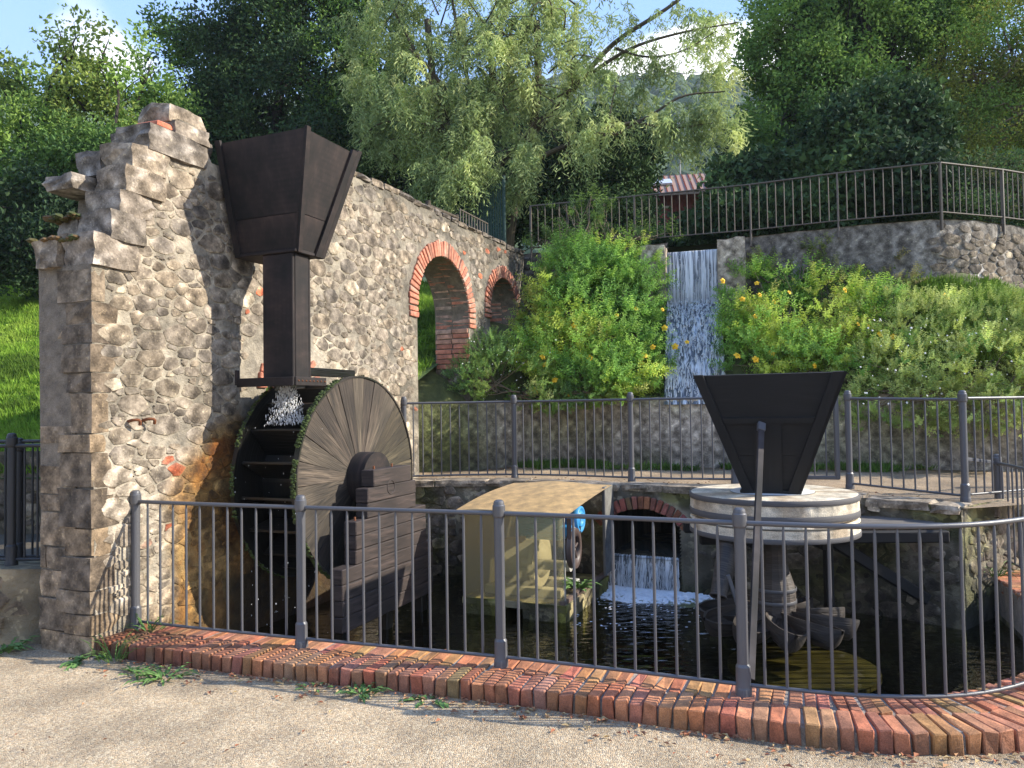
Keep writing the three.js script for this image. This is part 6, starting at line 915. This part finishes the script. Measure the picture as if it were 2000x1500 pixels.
// willow
{
  const base = (() => { const q = at(945, 430, 16.2); q.y = UPPER - 0.1; return q; })(), wb = std([0.30, 0.24, 0.15], { map: T.wood, bumpMap: T.woodBump, bumpScale: 0.012 });
  const t = tree('willow_tree', 'tall willow with drooping pale green narrow leaves above the terrace', 'tree', base, { trunk: at(955, 60, 16), r0: 0.17, seed: 207, limbs: false, stems: [[0, 0], [0.4, 0.15], [-0.5, 0.2]], geos: GEO.willow, cols: WIL, bark: wb, opts: { per: 74, thin: 0.485, upright: true, shell: 0.25, freq: 2.2 },
    blobs: [B(760, 40, 16, 90, 80), B(720, 120, 16, 50, 90, 0.7), B(820, 130, 15.5, 100, 100), B(790, 240, 15.5, 100, 70), B(880, 10, 16, 110, 80), B(880, 230, 15.3, 100, 90), B(970, 140, 15.5, 90, 110), B(1000, 10, 16, 110, 70), B(880, 345, 15.0, 80, 55, 1.1), B(960, 320, 15.0, 100, 70, 1.1), B(1070, 110, 15.6, 90, 100, 0.9), B(1050, 250, 15.2, 80, 80), B(1110, 290, 15.0, 60, 50, 0.9), B(1110, 30, 16, 90, 60, 0.7), B(1150, 170, 15.4, 60, 70, 0.5), B(1190, 90, 15.6, 70, 50, 0.35), B(1200, 250, 15, 60, 28, 0.6), B(1290, 240, 14.9, 60, 24, 0.6), B(1260, 150, 15.4, 50, 30, 0.3), B(1300, 40, 15.6, 80, 30, 0.4), B(1340, 170, 15.2, 50, 35, 0.5), B(1400, 215, 14.9, 50, 40, 0.9), B(1350, 270, 14.8, 45, 30, 0.6), B(1425, 270, 14.8, 35, 40, 0.8), B(1395, 60, 15.8, 50, 40, 0.5), B(1010, 390, 14.9, 50, 35, 0.7), B(690, 180, 16.2, 40, 70, 0.5), B(1410, 140, 15.3, 35, 30, 0.6), B(1230, 190, 15.3, 55, 40, 0.6), B(1300, 110, 15.4, 65, 40, 0.5), B(1375, 110, 15.3, 45, 40, 0.7), B(1320, 225, 15, 60, 28, 0.8), B(1240, 55, 15.6, 70, 40, 0.5), B(1350, 40, 15.5, 50, 40, 0.6)] });
  const r = rng(208), L = (pts, r0, r1) => taperTube(pts.map(([x, y, d]) => at(x, y, d).sub(base).add(V(0, 0, rr(r, -0.05, 0.05)))), r0, r1, 24, 7);
  obj('branches', [L([[965, 330, 16], [1050, 250, 15.9], [1130, 160, 15.7], [1200, 85, 15.6], [1300, 20, 15.4], [1400, -60, 15.2]], 0.10, 0.025), L([[1130, 160, 15.7], [1230, 95, 15.5], [1320, 65, 15.3], [1440, 45, 15.2]], 0.05, 0.012), L([[1200, 95, 15.6], [1260, 110, 15.4], [1330, 100, 15.2], [1400, 60, 15.1]], 0.03, 0.008), L([[980, 350, 15.8], [1090, 290, 15.4], [1180, 255, 15.1], [1260, 230, 14.9], [1330, 190, 14.8], [1420, 180, 14.8]], 0.075, 0.012), L([[1180, 255, 15.1], [1240, 238, 14.9], [1300, 250, 14.8], [1400, 240, 14.8]], 0.04, 0.008), L([[1165, 262, 15.0], [1205, 262, 14.8], [1240, 242, 14.7]], 0.04, 0.02), L([[1190, 230, 15.0], [1200, 180, 15], [1215, 130, 15]], 0.018, 0.006), L([[945, 340, 16], [880, 240, 15.6], [820, 120, 15.4], [770, 20, 15.4]], 0.08, 0.02), L([[870, 175, 15.3], [835, 130, 15.1], [800, 95, 15.0]], 0.05, 0.02), L([[950, 300, 15.8], [905, 120, 15.5], [880, -20, 15.5]], 0.07, 0.02), L([[955, 200, 15.8], [1010, 100, 15.6], [1050, 0, 15.6]], 0.06, 0.02), L([[955, 330, 15.7], [850, 250, 15.2], [740, 240, 15.2], [700, 280, 15.2]], 0.04, 0.01), ...Array.from({ length: 40 }, () => { const x = rr(r, 740, 1130), y = rr(r, 0, 330); return L([[x, y, 15.6], [x + rr(r, -40, 50), y - rr(r, 20, 60), 15.3], [x + rr(r, -90, 100), y - rr(r, 10, 100), 15.1]], 0.02, 0.005); })], wb, t);
}
tree('dark_shrub', 'round dark green shrub behind the terrace railing below the willow', 'shrub', (() => { const p = at(1200, 440, 17.5); p.y = UPPER - 0.1; return p; })(), { trunk: at(1200, 380, 17.5), r0: 0.07, seed: 209, geos: GEO.broad, mat: LEAFD, cols: DARK, opts: { per: 140, thin: 0.32 }, blobs: [B(1190, 300, 17.5, 85, 75), B(1130, 350, 17.2, 80, 70), B(1215, 370, 17, 60, 60), B(1060, 400, 17, 70, 60), B(1160, 430, 16.5, 110, 45), B(1230, 440, 16.5, 40, 30)] });
// right side
tree('broadleaf_tree', 'large green broadleaf tree filling the upper right beyond the terrace', 'tree', (() => { const p = at(1720, 420, 18.5); p.y = UPPER - 0.1; return p; })(), { trunk: at(1735, 30, 18.5), r0: 0.24, seed: 211, stems: [[0, 0], [0.5, 0.1], [-0.4, 0.3]], geos: GEO.broad, cols: MID, opts: { per: 105, thin: 0.49, freq: 1.9, shell: 0.25 },
  blobs: [B(1530, 60, 18, 75, 80), B(1520, 170, 18, 70, 80), B(1620, 30, 18.5, 120, 90), B(1600, 150, 18, 110, 90), B(1560, 260, 17.5, 100, 60), B(1720, 90, 18.5, 110, 90), B(1740, -40, 18.5, 160, 90), B(1700, 190, 18, 110, 60), B(1820, 60, 19, 100, 110), B(1500, 300, 17.5, 60, 50), B(1640, 260, 17.2, 100, 60), B(1490, 110, 18.2, 45, 60, 0.7), B(1880, -30, 19, 120, 80), B(1560, -40, 18.5, 110, 70)] });
tree('broadleaf_tree', 'sunlit yellow green tree with bare brown twigs at the right edge', 'tree', (() => { const p = at(2050, 420, 17); p.y = UPPER - 0.1; return p; })(), { trunk: at(2040, 60, 17), r0: 0.08, bark: TWIG, seed: 213, stems: [[0, 0], [-0.3, 0.2]], geos: GEO.small, cols: [...YEL, MID[2], MID[3]], opts: { per: 85, thin: 0.48, freq: 2, shell: 0.2 }, blobs: [B(1960, 60, 17, 80, 100, 0.8), B(1990, 200, 17, 90, 80), B(1880, 150, 17.5, 70, 70, 0.7), B(1880, 250, 17.5, 80, 60), B(1960, 290, 17, 90, 50), B(1840, 300, 17.5, 60, 40), B(2060, 100, 17, 90, 120)] });
tree('ivy_mound', 'tall mound of dark ivy leaves behind the right part of the terrace railing', 'ivy', (() => { const p = at(1690, 430, 14.2); p.y = UPPER - 0.1; return p; })(), { trunk: at(1700, 300, 14.2), r0: 0.12, seed: 215, geos: GEO.ivy, mat: LEAFD, cols: DARK, opts: { per: 190, thin: 0.28, shell: 0.7 }, blobs: [B(1720, 235, 14.2, 95, 55), B(1660, 290, 14, 100, 60), B(1770, 280, 14, 70, 90), B(1700, 360, 13.8, 150, 60)] });
tree('hedge_shrub', 'low spreading dark shrub behind the middle of the terrace railing', 'shrub', (() => { const p = at(1500, 450, 14); p.y = UPPER - 0.1; return p; })(), { trunk: at(1500, 380, 14), r0: 0.06, seed: 217, geos: GEO.ivy, mat: LEAFD, cols: DARK, opts: { per: 170, thin: 0.30, shell: 0.65 }, blobs: [B(1480, 345, 14.2, 80, 30), B(1450, 405, 14, 70, 40), B(1550, 370, 14, 90, 45), B(1590, 420, 13.5, 90, 40), B(1490, 430, 13.6, 100, 40), B(1380, 455, 14, 55, 30), B(1330, 475, 14.2, 60, 18)] });
tree('hedge_shrub', 'loose green shrub with reddish twigs behind the railing corner at right', 'shrub', (() => { const p = at(1880, 430, 13.4); p.y = UPPER - 0.1; return p; })(), { trunk: at(1880, 380, 13.4), r0: 0.05, seed: 219, geos: GEO.small, cols: DARK.concat(BROWN.slice(2, 3)), opts: { per: 130, thin: 0.38 }, blobs: [B(1820, 370, 13.2, 60, 60), B(1900, 360, 13.6, 80, 50), B(1980, 370, 13.8, 70, 60), B(1870, 410, 12.9, 80, 25), B(1960, 420, 13.2, 70, 20)] });
// background growth along the terrace so that no bare horizon shows
tree('far_trees', 'row of dark green trees far behind the terrace', 'trees', V(4, UPPER, -30), { trunk: V(4, 9, -30), r0: 0.2, seed: 221, limbs: false, geos: GEO.broad, cols: DARK, mat: LEAFD, opts: { per: 22, thin: 0.3, size: [2.2, 3.2] }, blobs: [B(1120, 330, 33, 110, 90), B(1000, 300, 33, 110, 110), B(880, 320, 33, 110, 100), B(1560, 330, 32, 130, 120), B(1750, 300, 32, 140, 140), B(1950, 300, 32, 140, 140), B(700, 350, 34, 140, 110), B(520, 380, 34, 140, 110), B(330, 420, 34, 140, 110), B(120, 460, 34, 150, 100), B(-60, 450, 34, 140, 110), B(1470, 420, 29, 50, 50)] });

// shrubs on the bank
const HYP = [[0.17, 0.3286, 0.0623], [0.2429, 0.4295, 0.0778], [0.3644, 0.5558, 0.1001], [0.5829, 0.6822, 0.1223], [0.4859, 0.5053, 0.1223]], HYPD = [[0.1232, 0.2295, 0.0708], [0.1848, 0.324, 0.0896], [0.2618, 0.4184, 0.1062], [0.3696, 0.5129, 0.1179]], COT = [[0.2539, 0.3711, 0.0904], [0.3882, 0.4825, 0.1291], [0.5376, 0.5939, 0.1936], [0.7168, 0.7794, 0.2582], [0.1792, 0.3341, 0.0774]];
function shrub(name, label, base, blobs, geos, cols, seed, o = {}) {
  const t = thing(name, label, 'shrub', [base.x, base.y, base.z], 0), r = rng(seed), st = [];
  for (const [C, rx, ry, rz] of blobs) for (let k = 0; k < 9; k++) st.push(limb(V(rr(r, -0.3, 0.3), 0, rr(r, -0.3, 0.3)).add(V((C.x - base.x) * 0.7, (C.y - base.y) * 0.15, (C.z - base.z) * 0.7)), C.clone().sub(base).add(rv(r).multiply(V(rx, ry, rz)).multiplyScalar(0.9)), 0.014, 0.003, r, 0.1));
  obj('stems', st, TWIG, t); foliage(t, geos, LEAF, blobs, { seed, cols, origin: base, upright: true, face: 1, name: 'foliage', ...o }); return t;
}
const petal = (() => { const l = []; for (let i = 0; i < 5; i++) { const g = new THREE.CircleGeometry(0.5, 6); g.scale(0.8, 1, 1); g.translate(0, 0.5, 0); g.rotateX(-0.35); g.rotateZ(i / 5 * 6.283); l.push(g); } const c = new THREE.SphereGeometry(0.22, 6, 5); c.translate(0, 0, 0.08); l.push(c); return merge(l); })(), yellow = std([0.80, 0.46, 0.01], { side: THREE.DoubleSide, roughness: 0.7 }), white = std([0.72, 0.70, 0.62], { side: THREE.DoubleSide });
function flowers(t, list, mat, size, seed, name = 'flower') { const r = rng(seed); for (const [px, py, d, k = 1] of list) { const m = new THREE.Mesh(petal, mat), p = at(px, py, d); m.name = name; m.position.copy(p).sub(t.position); m.scale.setScalar(size * k * rr(r, 0.85, 1.15)); m.lookAt(m.position.clone().add(V(rr(r, -0.5, 0.7), rr(r, 0.1, 0.8), 1))); m.castShadow = m.receiveShadow = true; t.add(m); } }
const lb = V(1.0, 2.0, -11.9);
{
  const t = shrub('flowering_shrub', 'tall yellow flowered shrub between the second arch and the waterfall', lb, [B(1130, 545, 12.1, 75, 60), B(1105, 505, 12.3, 35, 30, 0.8), B(1180, 515, 12.3, 65, 38, 0.9), B(1235, 535, 12.2, 50, 45, 0.8), B(1125, 610, 11.9, 85, 65), B(1200, 600, 12.0, 75, 70), B(1070, 700, 11.6, 65, 60), B(1160, 690, 11.5, 120, 80), B(1232, 670, 11.7, 55, 75), B(1250, 585, 12.2, 35, 50, 0.7), B(1180, 740, 11.2, 90, 50), B(1230, 740, 11.3, 70, 45), B(1060, 625, 12, 40, 40, 0.8)], GEO.sprig, HYP, 301, { per: 235, thin: 0.42, shell: 0.4, size: [0.7, 1.5], freq: 2.4 });
  flowers(t, [[1047, 763, 10.9], [1064, 711, 10.9], [1061, 696, 10.95], [1152, 698, 10.8], [1083, 741, 10.85, 0.9], [1259, 693, 11, 1], [1275, 677, 11.0, 0.9], [1318, 676, 11.1, 1], [1298, 640, 11.3, 0.9], [1121, 635, 11.2, 0.8], [1205, 615, 11.3, 0.8], [1244, 602, 11.4, 0.8], [1342, 667, 11.2, 0.7], [1295, 604, 11.5, 0.6], [1112, 770, 10.9, 0.6], [1255, 708, 11, 0.8], [1009, 688, 11.4, 0.6]], yellow, 0.055, 302);
}
{ const t = shrub('white_flowered_shrub', 'low bushy shrub with tiny white flowers at the foot of the second arch', V(-0.3, 1.9, -11.6), [B(960, 710, 11.4, 55, 45), B(930, 740, 11.3, 45, 42), B(1000, 740, 11.2, 80, 50), B(1060, 780, 11.1, 60, 30), B(1150, 775, 11.1, 60, 22)], GEO.tiny, [...HYPD, COT[1], COT[2]], 303, { per: 330, thin: 0.34, size: [0.85, 1.3] }); const r = rng(304), l = []; for (let i = 0; i < 34; i++) l.push([rr(r, 900, 1090), rr(r, 660, 790), rr(r, 10.75, 10.95), rr(r, 0.4, 0.9)]); flowers(t, l, white, 0.013, 305); }
{
  const t = shrub('flowering_shrub', 'wide yellow flowered shrub to the right of the waterfall behind the black hopper', V(4.2, 2.0, -11.2), [B(1470, 565, 11.7, 55, 45), B(1540, 560, 11.6, 70, 42), B(1620, 578, 11.4, 60, 38), B(1458, 640, 11.4, 45, 60), B(1520, 640, 11.2, 90, 70), B(1620, 640, 11, 80, 60), B(1490, 700, 10.9, 75, 50), B(1580, 700, 10.7, 90, 55), B(1660, 690, 10.6, 70, 60), B(1640, 760, 10.4, 60, 60), B(1700, 595, 11, 60, 34)], GEO.sprig, HYP, 307, { per: 230, thin: 0.42, shell: 0.4, size: [0.7, 1.45], freq: 2.4 });
  flowers(t, [[1413, 548, 11.2, 0.8], [1450, 583, 11, 0.9], [1478, 552, 11.2, 0.8], [1485, 575, 11, 0.7], [1476, 617, 10.8, 0.9], [1441, 693, 10.5, 1], [1477, 701, 10.4, 1.1], [1507, 689, 10.4, 1.1], [1543, 570, 11, 0.7], [1652, 566, 10.8, 0.9], [1720, 652, 10.2, 0.8], [1745, 657, 10.2, 0.8], [1677, 632, 10.3, 0.7], [1696, 634, 10.3, 0.7], [1593, 714, 10.2, 0.8], [1620, 770, 10, 0.7], [1513, 589, 11, 0.6], [1851, 577, 10.6, 1.3], [1732, 562, 10.7, 0.7]], yellow, 0.055, 308);
}
{ const t = shrub('white_flowered_shrub', 'broad olive shrub dotted with white flowers hanging over the path wall at right', V(6.2, 1.9, -10.2), [B(1730, 630, 10.7, 70, 60), B(1820, 640, 10.4, 90, 60), B(1920, 640, 10.2, 90, 60), B(2020, 650, 10, 80, 70), B(1740, 730, 10, 80, 60), B(1840, 720, 9.9, 90, 70), B(1940, 720, 9.7, 90, 70), B(2040, 730, 9.5, 90, 70), B(1720, 790, 9.8, 60, 45), B(1800, 790, 9.7, 70, 55), B(1890, 790, 9.5, 80, 60), B(1980, 790, 9.3, 80, 60)], GEO.tiny, COT, 309, { per: 310, thin: 0.41, shell: 0.45, size: [0.75, 1.4], freq: 2.4 }); const r = rng(310), l = []; for (let i = 0; i < 90; i++) l.push([rr(r, 1680, 2000), rr(r, 620, 800), rr(r, 9.0, 9.5) + (rr(r, 0, 1) < 0.5 ? 0.3 : 0), rr(r, 0.5, 1.1)]); flowers(t, l, white, 0.015, 311); }
{ const t = shrub('bracken_plant', 'tall pale green ferny shoots in front of the terrace railing above the flowering shrub', (() => { const p = at(1140, 470, 12.6); return p; })(), [B(1180, 430, 12.9, 9, 36, 0.8), B(1156, 415, 12.9, 8, 36, 0.8), B(1110, 415, 12.9, 26, 22, 0.35), B(1130, 468, 12.6, 50, 14, 0.5), B(1250, 466, 12.8, 40, 14, 0.5), B(1290, 460, 12.8, 26, 10, 0.5), B(1060, 475, 13, 34, 12, 0.4)], GEO.long, [[0.12, 0.2, 0.05], [0.17, 0.27, 0.06], [0.09, 0.16, 0.045], [0.22, 0.32, 0.07]], 313, { per: 150, thin: 0.3, shell: 0.3 }); }
{ const t = shrub('terrace_shrub', 'thin yellowish shoots rising in front of the dark terrace wall', at(1560, 560, 11.9), [B(1587, 500, 11.9, 16, 22, 1), B(1615, 500, 11.8, 10, 30, 1), B(1730, 530, 11.4, 22, 28, 0.9), B(1640, 530, 11.6, 25, 25, 0.8), B(1500, 520, 12, 40, 20, 0.7), B(1760, 550, 11.2, 30, 20, 0.7)], GEO.sprig, [[0.2, 0.24, 0.05], [0.16, 0.2, 0.05], [0.26, 0.24, 0.09]], 315, { per: 150, thin: 0.3, shell: 0.3 }); }

// ---------------------------------------------------------------- grass
function bladeTuft(seed, n, h, spread) { const r = rng(seed), g = new Leaves(); for (let i = 0; i < n; i++) { const a = r() * 6.28, o = spread * Math.sqrt(r()), d = V(Math.cos(a) * rr(r, 0.1, 0.9), 1, Math.sin(a) * rr(r, 0.1, 0.9)).normalize(), nn = rv(r); nn.addScaledVector(d, -nn.dot(d)).normalize(); g.add(V(Math.cos(a) * o, 0, Math.sin(a) * o), d, nn, h * rr(r, 0.5, 1.2), 0.014, 0.1); } return g.build(); }
const TUFT = [bladeTuft(1, 16, 0.13, 0.09), bladeTuft(2, 18, 0.09, 0.1), clumpGeo(21, 14, 0.09, 0.05, 0.035, { up: 1 })];
function grass(name, label, pts, cols, seed, size = [0.7, 1.4]) {
  const r = rng(seed), sets = TUFT.map(() => [[], []]); const g = new THREE.Group(); g.name = numbered(name); tag(g, label, 'grass', null, 'stuff'); scene.add(g);
  for (const p of pts) { const i = Math.floor(r() * TUFT.length), s = rr(r, size[0], size[1]), b = rr(r, 0.7, 1.3), c = cols[Math.floor(clamp(fbm(p.x * 1.3, p.z * 1.3, 3, 2) * 1.8 - 0.4) * (cols.length - 0.01))]; sets[i][0].push(new THREE.Matrix4().compose(p, new THREE.Quaternion().setFromEuler(new THREE.Euler(rr(r, -0.2, 0.2), r() * 6.28, rr(r, -0.2, 0.2))), V(s, s, s))); sets[i][1].push(new THREE.Color().setRGB(c[0] * b, c[1] * b, c[2] * b)); }
  sets.forEach(([m, c], i) => m.length && inst('blades', TUFT[i], LEAF, m, c, g));
}
{
  const r = rng(401), a = [], GR = [[0.1409, 0.2379, 0.0302], [0.2013, 0.337, 0.0378], [0.2818, 0.4361, 0.0529], [0.3623, 0.4956, 0.0756]];
  for (let i = 0; i < 26000; i++) { const d = 8.5 + 12 * Math.pow(r(), 1.4), x = rr(r, -0.80, -0.02) * d; const s = (x - WO.x + 0.923 * 0.62) / 0.384, wd = 5.5 + 0.923 * s + 0.384 * 0.62; if (x > -0.1 || (s > 0 && d < wd + 0.0)) continue; a.push(V(x, land(x, d), -d)); }
  grass('slope_grass', 'bright green grass on the slope behind the wall at left', a, GR, 402);
  const b = []; for (let i = 0; i < 9000; i++) { const u = rr(r, 0.52, 0.8), v = rr(r, 0.15, 1), p = ML.p(clamp(u * 1.15) * ML.L).lerp(UL.p(clamp(u * 0.72 + 0.02) * UL.L), v); p.y = lerp(1.95, 3.36, v) + 0.1 * fbm(p.x, p.z, 4); if (p.x / -p.z > 0.535) b.push(p); }
  grass('bank_grass', 'tall sunlit grass on the bank under the rubble part of the terrace wall', b, [[0.14, 0.24, 0.03], [0.18, 0.30, 0.04], [0.24, 0.35, 0.05]], 403, [0.8, 1.5]);
  const c = []; for (let i = 0; i < 1500; i++) { const s = rr(r, 0.1, 0.66) * ML.L, p = ML.p(s).addScaledVector(ML.n(s), 0.06 + 0.55 * Math.pow(r(), 2)); if (fbm(p.x * 2.2, p.z * 2.2, 7, 3) < 0.47) continue; p.y = PATH_H; c.push(p); }
  grass('path_weeds', 'low green weeds along the foot of the path wall', c, [[0.07, 0.14, 0.02], [0.11, 0.2, 0.03], [0.16, 0.24, 0.05]], 404, [0.5, 1.2]);
}
// weeds at the kerb, each its own plant
function weed(name, label, x, d, seed, { n = 14, L = 0.12, w = 0.03, up = 0.5, h = 0 } = {}) {
  const r = rng(seed), t = thing(name, label, 'weed', [x, h, -d]), g = new Leaves();
  for (let i = 0; i < n; i++) { const a = r() * 6.28, o = rr(r, 0, 0.09), dir = V(Math.cos(a), up * rr(r, 0.4, 1.6), Math.sin(a)).normalize(), nn = V(-Math.cos(a) * dir.y, 1, -Math.sin(a) * dir.y); nn.addScaledVector(dir, -nn.dot(dir)).normalize(); const b = V(Math.cos(a) * o, 0.005, Math.sin(a) * o), l = L * rr(r, 0.5, 1.2); for (let k = 0; k < 3; k++) { const p = b.clone().addScaledVector(dir, l * k * 0.3); g.add(p, dir.clone().add(V(0, -0.35 * k, 0)).normalize(), nn, l * 0.45, w * (1 - 0.2 * k), 0.2); } }
  obj('leaves', g.build(), std([0.10, 0.19, 0.04], { side: THREE.DoubleSide, roughness: 0.7 }), t); return t;
}
weed('weed_plant', 'upright grassy weed at the corner where the kerb meets the broken wall', -2.78, 5.36, 501, { n: 26, L: 0.2, w: 0.011, up: 2.4 });
weed('weed_plant', 'large leafy dandelion weed in front of the left end of the kerb', -2.28, 5.0, 502, { n: 26, L: 0.15, w: 0.03, up: 0.6 });
weed('weed_plant', 'flat broad leaved weed at the foot of the wall corner', -3.0, 5.42, 503, { n: 14, L: 0.16, w: 0.07, up: 0.15 });
weed('weed_plant', 'small leafy weed left of the large dandelion by the kerb', -2.5, 5.12, 504, { n: 12, L: 0.12, w: 0.035 });
weed('weed_plant', 'tiny weed alone in front of the kerb left of the middle', -1.25, 4.82, 505, { n: 9, L: 0.08, w: 0.03 });
weed('weed_plant', 'leafy weed clump in front of the kerb near the second post', -0.95, 4.68, 506, { n: 20, L: 0.13, w: 0.03 });
weed('weed_plant', 'single flat leafed weed beside fallen leaves by the kerb', -0.52, 4.58, 507, { n: 7, L: 0.12, w: 0.05, up: 0.2 });
weed('weed_plant', 'tall thin weed growing on the kerb beside the leftmost post', -2.68, 5.68, 508, { n: 14, L: 0.22, w: 0.02, up: 1.2, h: KERB });
weed('weed_plant', 'yellow flowered weed patch below the low wall at the left edge', -3.72, 5.62, 509, { n: 26, L: 0.18, w: 0.04, up: 0.8 });
weed('weed_plant', 'green leaves growing on the concrete stand behind the pulley', 0.62, 7.6, 510, { n: 22, L: 0.2, w: 0.06, up: 0.9, h: -0.08 });
weed('weed_plant', 'dry grassy weed on the kerb below the low right railing', 4.35, 7.0, 511, { n: 26, L: 0.22, w: 0.016, up: 1.2, h: KERB });
{
  const r = rng(521), g = new Leaves(), cols = [], tone = [[0.30, 0.11, 0.05], [0.38, 0.2, 0.09], [0.22, 0.1, 0.05], [0.42, 0.30, 0.14]];
  const put = (p, L) => { const a = r() * 6.28, d = V(Math.cos(a), rr(r, 0, 0.25), Math.sin(a)).normalize(), nn = V(rr(r, -0.3, 0.3), 1, rr(r, -0.3, 0.3)); nn.addScaledVector(d, -nn.dot(d)).normalize(); g.add(p, d, nn, L, L * 0.55, 0.3); const t = tone[Math.floor(r() * 4)]; for (let i = 0; i < 6; i++) cols.push(...t); };
  for (let i = 0; i < 620; i++) { const s = rr(r, 0.3, KL.L * 0.7), p = KL.p(s).addScaledVector(KL.n(s), 0.355 + 0.3 * Math.pow(r(), 4)); p.y = 0.012; put(p, rr(r, 0.015, 0.05)); }
  for (let i = 0; i < 70; i++) put(V(rr(r, -3, 2.6), 0.012, -rr(r, 2.9, 4.6)), rr(r, 0.012, 0.035));
  for (let i = 0; i < 200; i++) { const s = rr(r, 1, ML.L * 0.66), p = ML.p(s).addScaledVector(ML.n(s), rr(r, 0.05, 0.7)); p.y = PATH_H + 0.02; put(p, rr(r, 0.02, 0.05)); }
  for (let i = 0; i < 120; i++) { const s = rr(r, 0.2, BL.L - 0.3), p = BL.p(s).addScaledVector(BL.n(s), rr(r, -0.4, -0.03)); p.y = pathH(p.x, -p.z) + 0.035; put(p, rr(r, 0.02, 0.04)); }
  const b = g.build(); b.setAttribute('color', new THREE.Float32BufferAttribute(cols, 3)); const m = obj('fallen_leaves', b, std([1, 1, 1], { vertexColors: true, side: THREE.DoubleSide })); tag(m, 'scattered dry brown leaves along the kerb and path', 'leaves', null, 'stuff');
}
// ---------------------------------------------------------------- far wooded hill
{
  const hh = (x, d) => Math.max(0, (d - 90) * 0.62) * (0.72 + 0.5 * fbm(x * 0.006, d * 0.004, 3, 3)) * ss(90, 160, d) ;
  const g = sheet(60, 30, (u, v) => { const d = lerp(80, 330, v), x = lerp(-330, 330, u); return { p: V(x, Math.min(hh(x, d), 95 + 20 * fbm(x * 0.01, 4, 3, 3)), -d), u: [x, d], c: [0.05, 0.085, 0.03] }; });
  struct('hill', g, M.plain, 'far wooded hillside'); const r = rng(601), geo = new THREE.IcosahedronGeometry(1, 2), p = geo.attributes.position; for (let i = 0; i < p.count; i++) { const x = p.getX(i), y = p.getY(i), z = p.getZ(i), k = 0.8 + 0.5 * fbm(x * 2 + 5, y * 2, z * 2, 3); p.setXYZ(i, x * k, y * k, z * k); } geo.computeVertexNormals();
  const m = [], c = []; for (let i = 0; i < 9000; i++) { const d = 95 + 230 * r(), x = rr(r, -0.8, 0.8) * d, s = rr(r, 2.2, 4.2), y = Math.min(hh(x, d), 95 + 20 * fbm(x * 0.01, 4, 3, 3)); m.push(new THREE.Matrix4().compose(V(x, y + s * 0.5, -d), new THREE.Quaternion().setFromEuler(new THREE.Euler(0, r() * 6.28, 0)), V(s, s * rr(r, 0.9, 1.5), s))); const b = rr(r, 0.6, 1.3); c.push(new THREE.Color().setRGB(0.05 * b, 0.085 * b, 0.03 * b)); }
  const t = inst('hill_forest', geo, std([1, 1, 1], { roughness: 1 }), m, c, scene); tag(t, 'distant hazy forest covering the hillside', 'forest');
}

{ const m = obj('overhead_wire', tube([at(1120, 172, 24), at(1290, 148, 24.5), at(1460, 133, 25), at(1620, 118, 25.5)], 0.014, 30, 5), std([0.05, 0.05, 0.05])); tag(m, 'thin dark overhead wire crossing the sky behind the willow', 'wire'); }
renderer.render(scene, camera);
